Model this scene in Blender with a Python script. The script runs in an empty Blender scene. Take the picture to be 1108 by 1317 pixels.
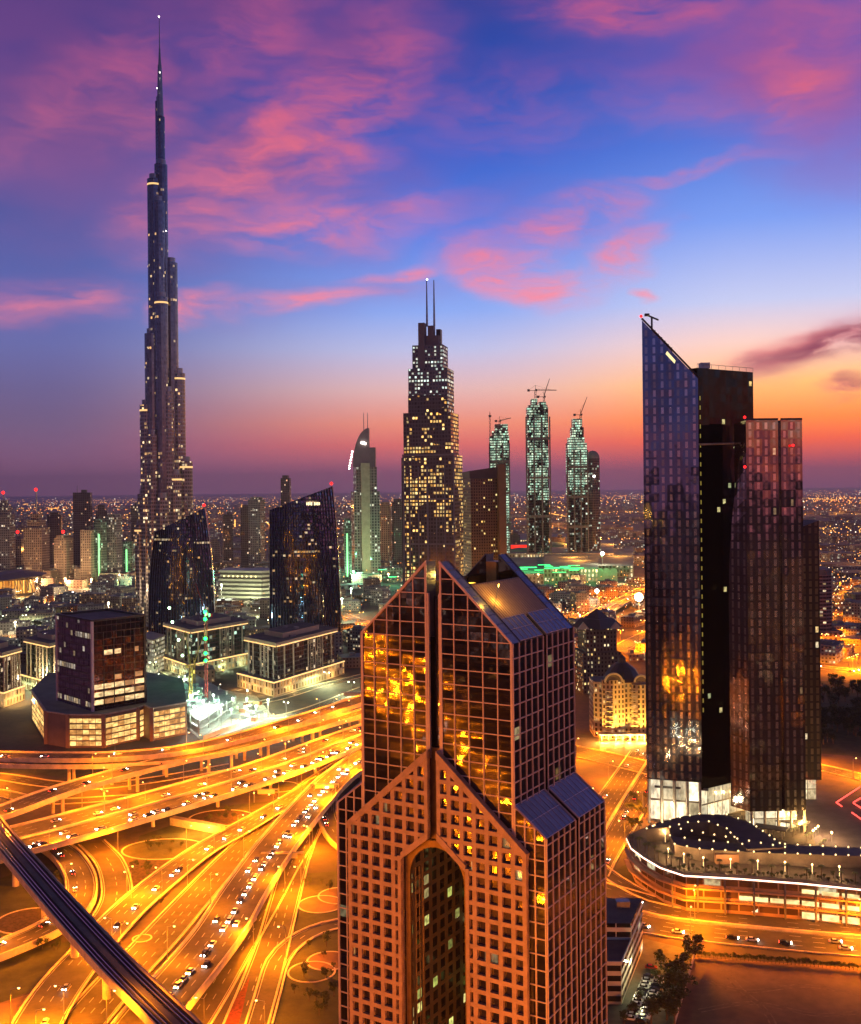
import bpy, math, random
from mathutils import Vector, Matrix
random.seed(7)
SC = bpy.context.scene
COL = SC.collection
R = math.radians

# ---------------------------------------------------------------- camera
H = 178.0; F = 1390.0; CX = 554.0; CY = 630.0; ROLL = 0.0105
cam = bpy.data.cameras.new('camera'); camo = bpy.data.objects.new('camera', cam); COL.objects.link(camo)
cam.sensor_fit = 'VERTICAL'; cam.sensor_height = 24; cam.lens = 24 * F / 1317
cam.shift_y = -(658.5 - CY) / 1317
cam.clip_start = 1; cam.clip_end = 200000
camo.matrix_world = Matrix.Translation((0, 0, H)) @ Matrix.Rotation(R(90), 4, 'X') @ Matrix.Rotation(-ROLL, 4, 'Z')
SC.camera = camo

def unroll(px, py):
    dx, dy = px - CX, py - CY
    c, s = math.cos(ROLL), math.sin(ROLL)
    return dx * c - dy * s, dx * s + dy * c
def G(px, py, z=0.0):                     # ground (or height z) point seen at a photo position
    dx, dy = unroll(px, py)
    Y = (H - z) * F / dy
    return Vector((dx / F * Y, Y, z))
def P(px, py, Y):                         # point at distance Y
    dx, dy = unroll(px, py)
    return Vector((dx / F * Y, Y, H - dy / F * Y))

# ---------------------------------------------------------------- colour helpers
def lin(c):
    c = c / 255
    return c / 12.92 if c <= .04045 else ((c + .055) / 1.055) ** 2.4
def rgb(r, g, b): return (lin(r), lin(g), lin(b), 1)

# ---------------------------------------------------------------- node helpers
class NT:
    def __init__(s, tree): s.t = tree; s.n = tree.nodes; s.l = tree.links
    def put(s, inp, v):
        if isinstance(v, bpy.types.NodeSocket): s.l.new(v, inp)
        elif v is not None:
            try: inp.default_value = v
            except Exception: inp.default_value = tuple(v)[:3]
    def m(s, op, a, b=None, c=None, clamp=False):
        n = s.n.new('ShaderNodeMath'); n.operation = op; n.use_clamp = clamp
        for i, v in enumerate((a, b, c)):
            if v is not None: s.put(n.inputs[i], v)
        return n.outputs[0]
    def vm(s, op, a, b=None):
        n = s.n.new('ShaderNodeVectorMath'); n.operation = op
        s.put(n.inputs[0], a)
        if b is not None: s.put(n.inputs[1], b)
        return n.outputs['Value'] if op in ('LENGTH', 'DOT_PRODUCT') else n.outputs[0]
    def xyz(s, x=0, y=0, z=0):
        n = s.n.new('ShaderNodeCombineXYZ')
        for i, v in enumerate((x, y, z)): s.put(n.inputs[i], v)
        return n.outputs[0]
    def sep(s, v):
        n = s.n.new('ShaderNodeSeparateXYZ'); s.put(n.inputs[0], v); return n.outputs
    def mix(s, f, a, b, bt='MIX'):
        n = s.n.new('ShaderNodeMix'); n.data_type = 'RGBA'; n.blend_type = bt
        s.put(n.inputs[0], f); s.put(n.inputs[6], a); s.put(n.inputs[7], b); return n.outputs[2]
    def mixf(s, f, a, b):
        n = s.n.new('ShaderNodeMix'); n.data_type = 'FLOAT'
        s.put(n.inputs[0], f); s.put(n.inputs[2], a); s.put(n.inputs[3], b); return n.outputs[0]
    def noise(s, v, scale, detail=3, rough=.5, dist=0, out='Fac'):
        n = s.n.new('ShaderNodeTexNoise'); s.put(n.inputs['Vector'], v)
        n.inputs['Scale'].default_value = scale; n.inputs['Detail'].default_value = detail
        n.inputs['Roughness'].default_value = rough; n.inputs['Distortion'].default_value = dist
        return n.outputs[out]
    def white(s, v, out='Value'):
        n = s.n.new('ShaderNodeTexWhiteNoise'); n.noise_dimensions = '3D'; s.put(n.inputs['Vector'], v); return n.outputs[out]
    def ramp(s, f, stops, interp='LINEAR'):
        n = s.n.new('ShaderNodeValToRGB'); s.put(n.inputs[0], f); cr = n.color_ramp; cr.interpolation = interp
        while len(cr.elements) < len(stops): cr.elements.new(.5)
        for e, (p, c) in zip(cr.elements, stops): e.position = p; e.color = c
        return n.outputs[0]
    def smooth(s, v, a, b, to0=0, to1=1):
        n = s.n.new('ShaderNodeMapRange'); n.interpolation_type = 'SMOOTHSTEP'
        s.put(n.inputs[0], v); n.inputs[1].default_value = a; n.inputs[2].default_value = b
        n.inputs[3].default_value = to0; n.inputs[4].default_value = to1; return n.outputs[0]

# ---------------------------------------------------------------- dusk sky
world = bpy.data.worlds.new('World'); SC.world = world; world.use_nodes = True
def build_sky():
    t = NT(world.node_tree); t.n.clear()
    out = t.n.new('ShaderNodeOutputWorld'); bg = t.n.new('ShaderNodeBackground')
    tc = t.n.new('ShaderNodeTexCoord')
    x, y, z = t.sep(tc.outputs['Generated'])
    az = t.m('ARCTAN2', x, y); el = t.m('ARCSINE', z)
    azd = t.m('MULTIPLY', az, 57.2958); eld = t.m('MULTIPLY', el, 57.2958)
    f = t.m('DIVIDE', eld, 30, clamp=True)
    E = [0, 1.2, 2.4, 3.5, 5.3, 7.4, 9.4, 13.4, 17.2, 21, 25, 30]
    L = [(112,70,92),(116,74,98),(108,78,106),(100,82,114),(92,86,128),(88,94,148),(78,92,155),(58,80,145),(56,68,135),(54,58,130),(50,54,120),(62,56,92)]
    C = [(118,70,96),(160,78,92),(210,98,84),(224,132,104),(208,166,162),(168,172,206),(122,152,216),(80,118,208),(48,92,190),(34,72,165),(40,58,140),(60,58,92)]
    Q = [(120,62,90),(180,70,66),(238,92,32),(255,134,42),(252,182,104),(228,190,178),(178,184,216),(112,146,222),(76,114,206),(58,86,180),(64,68,150),(60,58,90)]
    def rmp(cs): return t.ramp(f, [(e / 30, rgb(*c)) for e, c in zip(E, cs)])
    aw = t.m('ABSOLUTE', azd)
    c1 = t.mix(t.smooth(azd, -20, 1), rmp(L), rmp(C))
    side = t.m('MULTIPLY', t.smooth(azd, 1, 17), t.smooth(azd, 50, 100, 1, 0))
    c2 = t.mix(side, c1, rmp(Q))
    # cloud coordinates in degrees, warped
    base = t.xyz(azd, eld, 0)
    wv = t.noise(t.vm('MULTIPLY', base, (0.11, 0.26, 0)), 1.0, 4, .55, 0, 'Color')
    wv = t.vm('MULTIPLY', t.vm('SUBTRACT', wv, (.5, .5, .5)), (8.0, 3.0, 0))
    wp = t.vm('ADD', base, wv)
    def field(blobs):
        acc = None
        for (px, py, rx, ry, rot, s) in blobs:
            dx, dy = unroll(px, py)
            a = math.degrees(math.atan2(dx, F)); e = math.degrees(math.atan2(-dy, math.hypot(F, dx)))
            k = 57.3 / F
            n = t.n.new('ShaderNodeMapping'); n.vector_type = 'TEXTURE'
            t.put(n.inputs[0], wp)
            n.inputs['Location'].default_value = (a, e, 0); n.inputs['Rotation'].default_value = (0, 0, R(rot))
            n.inputs['Scale'].default_value = (rx * k, ry * k, 1)
            d = t.vm('LENGTH', n.outputs[0])
            v = t.smooth(d, 1.25, .1, 0, s)
            acc = v if acc is None else t.m('MAXIMUM', acc, v)
        return acc
    veil = field([(60,130,320,190,10,.95),(330,200,260,150,30,.95),(440,60,180,120,20,.8),(240,20,300,90,0,.9),(450,250,130,90,20,.75),
                  (60,375,190,45,4,.7),(960,60,260,110,-20,.9),(1080,110,120,140,0,.85),(700,290,170,60,0,.45),(1080,440,130,40,8,.8),(380,380,230,40,4,.55)])
    salm = field([(440,140,175,90,48,1.0),(330,190,200,75,35,.95),(330,50,120,60,30,.6),(120,110,170,60,35,.55),(170,150,110,40,20,.5),(400,285,210,36,3,.95),(510,345,70,13,6,.9),(250,392,70,22,12,1.05),
                  (60,382,130,30,4,.6),(390,382,150,18,6,.85),(800,20,150,34,-4,1.05),(1040,90,70,90,-60,1.0),(1060,30,130,60,0,.7),
                  (910,212,100,10,5,.95),(665,350,115,40,-16,1.15),(730,285,125,38,14,.95),(805,325,85,34,28,.95),(840,370,24,10,-20,.7),
                  (1060,440,130,26,8,.9),(1100,500,50,14,10,.9),(900,130,240,40,-5,.35),(640,140,200,60,0,.28)])
    sn = t.noise(t.vm('MULTIPLY', wp, (0.12, 0.34, 0)), 1.6, 6, .55)
    sn2 = t.noise(t.vm('MULTIPLY', wp, (0.25, 1.0, 0)), 1.3, 5, .6)
    vn = t.noise(t.vm('MULTIPLY', base, (0.07, 0.16, 0)), 1.0, 4, .5)
    vm = t.m('MULTIPLY', veil, t.smooth(vn, .36, .64, .15, .85), clamp=True)
    vcol = t.mix(t.smooth(eld, 5, 26), rgb(140, 94, 146), rgb(108, 62, 124))
    vcol = t.mix(t.smooth(azd, -12, 14), vcol, rgb(150, 78, 140))
    c3 = t.mix(vm, c2, vcol)
    sm = t.m('MULTIPLY', salm, t.smooth(t.m('ADD', t.m('MULTIPLY', sn, .65), t.m('MULTIPLY', sn2, .35)), .32, .70, 0, 1.1), clamp=True)
    pk = t.mix(t.smooth(eld, 8, 24), rgb(236, 120, 120), rgb(192, 88, 130))
    c4 = t.mix(sm, c3, pk)
    # dark warm cloud near the right horizon
    dk = field([(1085,440,130,27,8,1.0),(1105,500,45,15,10,.95)])
    c4 = t.mix(t.m('MULTIPLY', dk, t.smooth(sn, .35, .55)), c4, rgb(128, 62, 78))
    c5 = t.mix(t.smooth(eld, -1.2, -.2), (.03, .018, .02, 1), c4)
    boost = t.m('ADD', t.smooth(eld, 22, 3, 1.08, 1.5), t.smooth(eld, 4.5, -.5, 0, .7))
    back = t.smooth(aw, 60, 130, 1.0, .8)
    c5 = t.vm('SCALE', c5); t.put(c5.node.inputs['Scale'], t.m('MULTIPLY', boost, back))
    t.put(bg.inputs[0], c5); bg.inputs[1].default_value = 1.0
    t.l.new(bg.outputs[0], out.inputs[0])
build_sky()
SC.view_settings.view_transform = 'Standard'; SC.view_settings.look = 'None'
SC.view_settings.exposure = 0.12; SC.view_settings.gamma = 1; SC.view_settings.use_curve_mapping = False
cy = SC.cycles
cy.use_denoising = True; cy.max_bounces = 5; cy.diffuse_bounces = 2; cy.glossy_bounces = 4; cy.transmission_bounces = 2
cy.volume_bounces = 0; cy.sample_clamp_indirect = 4; cy.caustics_reflective = False; cy.caustics_refractive = False
try: cy.denoising_prefilter = 'ACCURATE'; cy.use_light_tree = True
except Exception: pass
world.cycles.sampling_method = 'AUTOMATIC'

# ---------------------------------------------------------------- materials
MATS = {}
def newmat(name):
    m = bpy.data.materials.new(name); m.use_nodes = True; t = NT(m.node_tree)
    b = t.n.get('Principled BSDF'); return m, t, b
def mat(name, col, rough=.6, metal=0, var=.25, scale=.05, bump=0):
    if name in MATS: return MATS[name]
    m, t, b = newmat(name)
    tc = t.n.new('ShaderNodeTexCoord').outputs['Object']
    n1 = t.noise(tc, scale, 6, .6); n2 = t.noise(tc, scale * 9, 3, .6)
    k = t.m('ADD', t.m('MULTIPLY', n1, .7), t.m('MULTIPLY', n2, .3))
    c0 = tuple(v * (1 - var) for v in col[:3]) + (1,); c1 = tuple(min(1, v * (1 + var)) for v in col[:3]) + (1,)
    t.put(b.inputs['Base Color'], t.mix(t.smooth(k, .3, .7), c0, c1))
    t.put(b.inputs['Roughness'], t.m('ADD', t.m('MULTIPLY', n2, .25), rough - .12, clamp=True)); b.inputs['Metallic'].default_value = metal
    if bump:
        bn = t.n.new('ShaderNodeBump'); bn.inputs['Strength'].default_value = bump; t.put(bn.inputs['Height'], n2)
        t.l.new(bn.outputs[0], b.inputs['Normal'])
    MATS[name] = m; return m
def emat(name, col, s, sample=False):
    if name in MATS: return MATS[name]
    m, t, b = newmat(name)
    b.inputs['Base Color'].default_value = tuple(v * .6 for v in col[:3]) + (1,)
    b.inputs['Emission Color'].default_value = tuple(col[:3]) + (1,); b.inputs['Emission Strength'].default_value = s
    m.cycles.emission_sampling = 'AUTO' if sample else 'NONE'
    MATS[name] = m; return m
def imat(name, col, s):
    """a lit room behind glass: uneven light, furniture and blinds"""
    if name in MATS: return MATS[name]
    m, t, b = newmat(name); tc = t.n.new('ShaderNodeTexCoord').outputs['Object']
    n1 = t.noise(t.vm('MULTIPLY', tc, (.3, .3, .5)), 1.0, 2, .5); n2 = t.noise(t.vm('MULTIPLY', tc, (.12, .12, .3)), 1.0, 1, .5)
    f = t.m('MULTIPLY', t.smooth(n1, .3, .65, .6, 1.15), t.smooth(n2, .3, .7, .55, 1.2))
    b.inputs['Base Color'].default_value = (.1, .08, .06, 1); b.inputs['Roughness'].default_value = .15
    t.put(b.inputs['Emission Color'], t.mix(n1, (col[0], col[1] * .8, col[2] * .6, 1), tuple(col) + (1,))); t.put(b.inputs['Emission Strength'], t.m('MULTIPLY', f, s))
    m.cycles.emission_sampling = 'NONE'; MATS[name] = m; return m
def fmat(name, wall=(.2,.18,.17), glass=(.05,.05,.06), ax=.15, ay=.2, p=.2, prow=.0, cA=(1,.62,.2), cB=(1,.85,.55),
         s=2.0, wrough=.6, wmetal=0, gmetal=.35, grough=.08, zfade=None, clump=0, wav=.0, fill=1.0):
    """window wall: UV is counted in window cells"""
    if name in MATS: return MATS[name]
    m, t, b = newmat(name)
    uv = t.n.new('ShaderNodeUVMap').outputs[0]
    rnd = t.n.new('ShaderNodeObjectInfo').outputs['Random']
    x, y, _ = t.sep(uv)
    fx = t.m('FRACT', x); fy = t.m('FRACT', y); ix = t.m('FLOOR', x); iy = t.m('FLOOR', y)
    inx = t.m('MULTIPLY', t.m('GREATER_THAN', fx, ax), t.m('LESS_THAN', fx, 1 - ax))
    iny = t.m('MULTIPLY', t.m('GREATER_THAN', fy, ay), t.m('LESS_THAN', fy, 1 - ay * .6))
    win = t.m('MULTIPLY', inx, iny)
    ro = t.m('MULTIPLY', rnd, 91.7)
    w1 = t.white(t.xyz(ix, iy, ro), 'Color'); r1, r2, r3 = t.sep(w1)
    rowr = t.white(t.xyz(t.m('FLOOR', t.m('DIVIDE', ix, 9)), iy, t.m('ADD', ro, 7.3)))
    rowlit = t.m('LESS_THAN', rowr, prow)
    pr = t.m('MAXIMUM', t.m('MULTIPLY', rowlit, .85), p)
    if clump:
        cn = t.noise(t.xyz(x, y, ro), clump, 2, .5)
        pr = t.m('MULTIPLY', pr, t.smooth(cn, .38, .62, .12, 1.9))
    lit = t.m('MULTIPLY', t.m('LESS_THAN', r1, pr), win)
    inner = t.noise(t.xyz(t.m('MULTIPLY', x, 3.1), t.m('MULTIPLY', y, 2.3), ro), 1.0, 2, .5)
    inner = t.smooth(inner, .25, .7, .35, 1.15)
    st = t.m('MULTIPLY', t.m('MULTIPLY', t.m('ADD', t.m('MULTIPLY', r3, r3), .3), s), inner)
    tc = t.n.new('ShaderNodeTexCoord').outputs['Object']
    dn = t.noise(tc, .06, 5, .6)
    wc = t.mix(t.smooth(dn, .3, .7), tuple(v * .78 for v in wall) + (1,), tuple(v * 1.18 for v in wall) + (1,))
    gc = t.mix(r2, tuple(v * .6 for v in glass) + (1,), tuple(v * 1.35 for v in glass) + (1,))
    t.put(b.inputs['Base Color'], t.mix(win, wc, gc))
    t.put(b.inputs['Metallic'], t.mixf(win, wmetal, gmetal)); t.put(b.inputs['Roughness'], t.mixf(win, wrough, grough))
    t.put(b.inputs['Emission Color'], t.mix(r2, tuple(cA) + (1,), tuple(cB) + (1,)))
    t.put(b.inputs['Emission Strength'], t.m('MULTIPLY', lit, st))
    # panes are never perfectly coplanar: tilt each cell's normal slightly
    geo = t.n.new('ShaderNodeNewGeometry').outputs['Normal']
    tl = t.vm('MULTIPLY', t.vm('SUBTRACT', w1, (.5, .5, .5)), (.008 + wav,) * 3)
    wob = t.vm('MULTIPLY', t.vm('SUBTRACT', t.noise(tc, .35, 1, .5, 0, 'Color'), (.5, .5, .5)), (.01 + wav,) * 3)
    nn = t.vm('NORMALIZE', t.vm('ADD', geo, t.vm('ADD', tl, wob)))
    t.put(b.inputs['Normal'], nn)
    m.cycles.emission_sampling = 'NONE'
    MATS[name] = m; return m

ASPH = mat('asphalt', (.055, .044, .034), .85, 0, .55, .07)
CONC = mat('concrete', (.52, .42, .28), .7, 0, .3, .2)
CONC_D = mat('dark_concrete', (.12, .11, .10), .8, 0, .3, .1)
PAINT = mat('road_paint', (.42, .38, .32), .5, 0, .2, .8)
KERB = mat('kerb_stone', (.58, .46, .30), .7, 0, .2, .3)
METAL = mat('galvanised_steel', (.30, .29, .28), .35, .8, .2, .5)
DARKM = mat('dark_metal', (.035, .033, .035), .4, .5, .3, .2)
SAND = mat('sand', (.20, .11, .055), .9, 0, .4, .03, .3)
LAWN = mat('lawn', (.05, .055, .018), .95, 0, .45, .12, .4)
PLANTBED = mat('planted_bed', (.06, .035, .02), .95, 0, .7, .5, .8)
STONE = mat('pink_granite', (.38, .245, .165), .45, 0, .26, .35)
BRONZE = mat('bronze_metal', (.16, .10, .055), .4, .6, .3, .3)
ROOF = mat('roof_membrane', (.13, .10, .075), .8, 0, .35, .08)
ROOFL = mat('pale_roof', (.22, .21, .19), .8, 0, .3, .08)
CREAM = mat('cream_stone', (.42, .35, .25), .7, 0, .2, .1)
SODIUM = emat('sodium_lamp', (1, .5, .12), 11)
SODIUM_FAR = emat('sodium_lamp_far', (1, .42, .08), 3.2)
SODIUM_RED = emat('deep_sodium_far', (1, .27, .04), 2.6)
WHITE_L = emat('white_lamp', (1, .93, .8), 14)
WHITE_FAR = emat('white_lamp_far', (1, .8, .55), 3.0)
RED_L = emat('red_beacon', (1, .012, .012), 3.5)
GREEN_L = emat('green_lamp', (.02, 1, .16), 4)
TEAL_L = emat('teal_flood', (.55, 1, .75), 12)
WARM_STRIP = emat('warm_strip', (1, .62, .25), 3.2)
PINK_STRIP = emat('pale_strip', (1, .62, .45), 3.5)
HEADL = emat('headlight', (1, .9, .75), 40)
TAILL = emat('taillight', (1, .04, .02), 14)

# ---------------------------------------------------------------- mesh builder
class MB:
    def __init__(s): s.v = []; s.f = []; s.mi = []; s.uv = []
    def face(s, pts, mi=0, uv=None):
        i = len(s.v); s.v.extend([tuple(p) for p in pts]); s.f.append(tuple(range(i, i + len(pts)))); s.mi.append(mi)
        s.uv.extend(uv if uv else [(0.5, 0.02)] * len(pts)); return s
    def box(s, c, sz, rz=0, mi=0):
        cx, cy_, cz = c; a, b, h = sz[0] / 2, sz[1] / 2, sz[2] / 2
        co, si = math.cos(rz), math.sin(rz)
        q = [(cx + x * co - y * si, cy_ + x * si + y * co, cz + z) for z in (-h, h) for x, y in ((-a, -b), (a, -b), (a, b), (-a, b))]
        for f in ((3,2,1,0),(4,5,6,7),(0,1,5,4),(1,2,6,5),(2,3,7,6),(3,0,4,7)): s.face([q[k] for k in f], mi)
        return s
    def prism(s, poly, z0, z1, cw=4, ch=4, mi=0, top=1, ztop=None, bottom=False, uoff=0):
        """vertical walls with UV in cells, poly counter-clockwise; ztop(x,y) for a slanted top"""
        n = len(poly); zt = [(ztop(p[0], p[1]) if ztop else z1) for p in poly]
        u = uoff
        for i in range(n):
            a, b = poly[i], poly[(i + 1) % n]; L = math.hypot(b[0] - a[0], b[1] - a[1])
            k = max(1, round(L / cw)) if L > cw * .6 else L / cw
            s.face([(a[0], a[1], z0), (b[0], b[1], z0), (b[0], b[1], zt[(i + 1) % n]), (a[0], a[1], zt[i])], mi,
                   [(u, z0 / ch), (u + k, z0 / ch), (u + k, zt[(i + 1) % n] / ch), (u, zt[i] / ch)])
            u += math.ceil(k) + 3
        s.face([(p[0], p[1], zt[i]) for i, p in enumerate(poly)], top)
        if bottom: s.face([(p[0], p[1], z0) for p in reversed(poly)], top)
        return s
    def tube(s, a, b, r0, r1=None, n=8, mi=0, cap=True):
        a = Vector(a); b = Vector(b); r1 = r0 if r1 is None else r1
        d = (b - a).normalized(); up = Vector((0, 0, 1)) if abs(d.z) < .9 else Vector((1, 0, 0))
        e1 = d.cross(up).normalized(); e2 = d.cross(e1)
        A = [a + (e1 * math.cos(2 * math.pi * k / n) + e2 * math.sin(2 * math.pi * k / n)) * r0 for k in range(n)]
        B = [b + (e1 * math.cos(2 * math.pi * k / n) + e2 * math.sin(2 * math.pi * k / n)) * r1 for k in range(n)]
        for k in range(n): s.face([A[(k + 1) % n], A[k], B[k], B[(k + 1) % n]], mi)
        if cap: s.face(A, mi); s.face(list(reversed(B)), mi)
        return s
    def ball(s, c, r, n=8, m=5, sq=(1, 1, 1), mi=0):
        c = Vector(c)
        def pt(i, j):
            th = math.pi * i / m; ph = 2 * math.pi * j / n
            return c + Vector((r * sq[0] * math.sin(th) * math.cos(ph), r * sq[1] * math.sin(th) * math.sin(ph), r * sq[2] * math.cos(th)))
        for i in range(m):
            for j in range(n):
                q = [pt(i, j), pt(i + 1, j), pt(i + 1, j + 1), pt(i, j + 1)]
                if i == 0: q = [q[0], q[1], q[2]]
                elif i == m - 1: q = [q[0], q[1], q[3]]
                s.face(q, mi)
        return s
    def ext(s, poly, org, u, n, d0, d1, mi=0, cell=None, smi=None):
        """extrude a 2-D polygon (along u, up z) between offsets d0..d1 along n"""
        org = Vector(org); u = Vector(u); n = Vector(n)
        def W(p, d): return org + u * p[0] + Vector((0, 0, p[1])) + n * d
        A = [W(p, d1) for p in poly]; B = [W(p, d0) for p in poly]
        uv = [(p[0] / cell[0] + 50, p[1] / cell[1]) for p in poly] if cell else None
        s.face(A, mi, uv); s.face(list(reversed(B)), mi, list(reversed(uv)) if uv else None)
        k = len(poly)
        for i in range(k): s.face([A[i], B[i], B[(i + 1) % k], A[(i + 1) % k]], mi if smi is None else smi)
        return s
    def build(s, name, mats, parent=None, smooth=False, off=None):
        if not isinstance(mats, (list, tuple)): mats = [mats]
        me = bpy.data.meshes.new(name)
        o3 = Vector(off) if off is not None else (parent['_o'] if parent is not None and '_o' in parent else (0, 0, 0))
        o3 = Vector(tuple(o3))
        me.from_pydata([(x - o3.x, y - o3.y, z - o3.z) for x, y, z in s.v], [], s.f)
        for m_ in mats: me.materials.append(m_)
        me.polygons.foreach_set('material_index', [min(i, len(mats) - 1) for i in s.mi])
        ul = me.uv_layers.new(name='UVMap'); flat = []
        for q in s.uv: flat.extend(q)
        ul.data.foreach_set('uv', flat)
        if smooth: me.polygons.foreach_set('use_smooth', [True] * len(s.f))
        o = bpy.data.objects.new(name, me); COL.objects.link(o)
        if parent is not None: o.parent = parent
        elif off is not None: o.location = o3
        o['_o'] = tuple(o3)
        return o
def thing(name, label, cat, loc=(0, 0, 0), group=None, rz=0):
    o = bpy.data.objects.new(name, None); COL.objects.link(o); o.location = loc; o.rotation_euler = (0, 0, rz)
    o.empty_display_size = 1; o['_o'] = tuple(loc); tag(o, label, cat, group); return o
def tag(o, label=None, cat=None, group=None, kind=None):
    if label: o['label'] = label
    if cat: o['category'] = cat
    if group: o['group'] = group
    if kind: o['kind'] = kind
    return o
def copy_tree(o, parent=None):
    c = o.copy(); COL.objects.link(c)
    if parent is not None: c.parent = parent
    for ch in list(o.children): copy_tree(ch, c)
    return c
def rect(cx, cy_, w, d, rz=0):
    co, si = math.cos(rz), math.sin(rz)
    return [(cx + x * co - y * si, cy_ + x * si + y * co) for x, y in ((-w/2, -d/2), (w/2, -d/2), (w/2, d/2), (-w/2, d/2))]
def circ(cx, cy_, r, n=20, ry=None):
    ry = ry or r
    return [(cx + r * math.cos(2 * math.pi * k / n), cy_ + ry * math.sin(2 * math.pi * k / n)) for k in range(n)]
def clip(poly, a, b, c):                  # keep a*x + b*y <= c
    out = []
    for i in range(len(poly)):
        p, q = poly[i], poly[(i + 1) % len(poly)]; dp = a*p[0] + b*p[1] - c; dq = a*q[0] + b*q[1] - c
        if dp <= 0: out.append(p)
        if dp * dq < 0:
            t = dp / (dp - dq); out.append((p[0] + (q[0] - p[0]) * t, p[1] + (q[1] - p[1]) * t))
    return out
def plight(loc, power, col=(1, .235, .002), parent=None, r=.5, down=False):
    l = bpy.data.lights.new('lamp_light', 'SPOT' if down else 'POINT')
    if down: l.spot_size = R(176); l.spot_blend = .25
    l.energy = power; l.color = col; l.shadow_soft_size = r
    o = bpy.data.objects.new('lamp_light', l); COL.objects.link(o); o.location = loc
    if parent is not None: o.parent = parent
    return o

# ================================================================= GROUND
def build_ground():
    m, t, b = newmat('ground')
    tc = t.n.new('ShaderNodeTexCoord').outputs['Object']
    n1 = t.noise(tc, .0012, 6, .6); n2 = t.noise(tc, .02, 6, .65); n3 = t.noise(tc, .2, 4, .6)
    v = t.n.new('ShaderNodeTexVoronoi'); v.inputs['Scale'].default_value = .011; t.put(v.inputs['Vector'], tc)
    vr = t.sep(v.outputs['Color'])[0]
    c = t.mix(t.smooth(n1, .35, .6), (.035, .03, .022, 1), (.12, .08, .05, 1))
    c = t.mix(t.m('MULTIPLY', vr, .6), c, (.05, .04, .035, 1))
    c = t.mix(t.smooth(n2, .42, .7, 0, .7), c, (.16, .10, .055, 1))
    c = t.mix(t.smooth(n3, .4, .7, 0, .4), c, (.03, .025, .02, 1))
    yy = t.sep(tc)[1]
    c = t.mix(t.smooth(yy, 7000, 30000), c, (.42, .34, .30, 1))  # ground colour pales with distance, standing in for haze at the horizon
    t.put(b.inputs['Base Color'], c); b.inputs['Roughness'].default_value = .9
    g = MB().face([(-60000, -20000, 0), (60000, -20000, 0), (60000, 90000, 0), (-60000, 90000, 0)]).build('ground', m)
    tag(g, kind='structure')
build_ground()
# ================================================================= ROADS
def catmull(pts, step=7):
    out = []
    n = len(pts)
    for i in range(n - 1):
        p0, p1, p2, p3 = pts[max(0, i - 1)], pts[i], pts[i + 1], pts[min(n - 1, i + 2)]
        L = math.hypot(p2[0] - p1[0], p2[1] - p1[1]); k = max(2, int(L / step))
        for j in range(k):
            t = j / k
            out.append(tuple(.5 * ((2 * b) + (-a + c) * t + (2 * a - 5 * b + 4 * c - d) * t * t + (-a + 3 * b - 3 * c + d) * t ** 3) for a, b, c, d in zip(p0, p1, p2, p3)))
    out.append(tuple(pts[-1])); return out
def frames(P_):
    fr = []
    for i, p in enumerate(P_):
        a = P_[max(0, i - 1)]; b = P_[min(len(P_) - 1, i + 1)]
        tx, ty = b[0] - a[0], b[1] - a[1]; L = math.hypot(tx, ty) or 1
        fr.append((Vector((p[0], p[1], p[2])), Vector((ty / L, -tx / L, 0)), p[3], Vector((tx / L, ty / L, 0))))
    return fr
LAMPS = []      # (x, y, z, dir, kind, road)
ROADPATHS = {}
def strip(mb, fr, a, b, z0, z1, mi=0, only=None, dash=None):
    """a longitudinal strip between offsets a..b (fractions of half width via callables) and heights"""
    acc = 0
    for i in range(len(fr) - 1):
        (p, n, w, _), (q, m, v, _) = fr[i], fr[i + 1]; acc += (q - p).length
        if dash and (acc % dash[0]) > dash[1]: continue
        A, B = a(w), b(w); C, D = a(v), b(v)
        t0 = p + n * A + Vector((0, 0, z1)); t1 = p + n * B + Vector((0, 0, z1)); t2 = q + m * D + Vector((0, 0, z1)); t3 = q + m * C + Vector((0, 0, z1))
        mb.face([t0, t1, t2, t3], mi)
        if z1 - z0 > .02:
            d = Vector((0, 0, z0 - z1))
            mb.face([t1, t1 + d, t2 + d, t2], mi); mb.face([t0, t3, t3 + d, t0 + d], mi); mb.face([t0 + d, t3 + d, t2 + d, t1 + d], mi)
            if i == 0: mb.face([t0, t0 + d, t1 + d, t1], mi)
            if i == len(fr) - 2: mb.face([t3, t2, t2 + d, t3 + d], mi)
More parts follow.
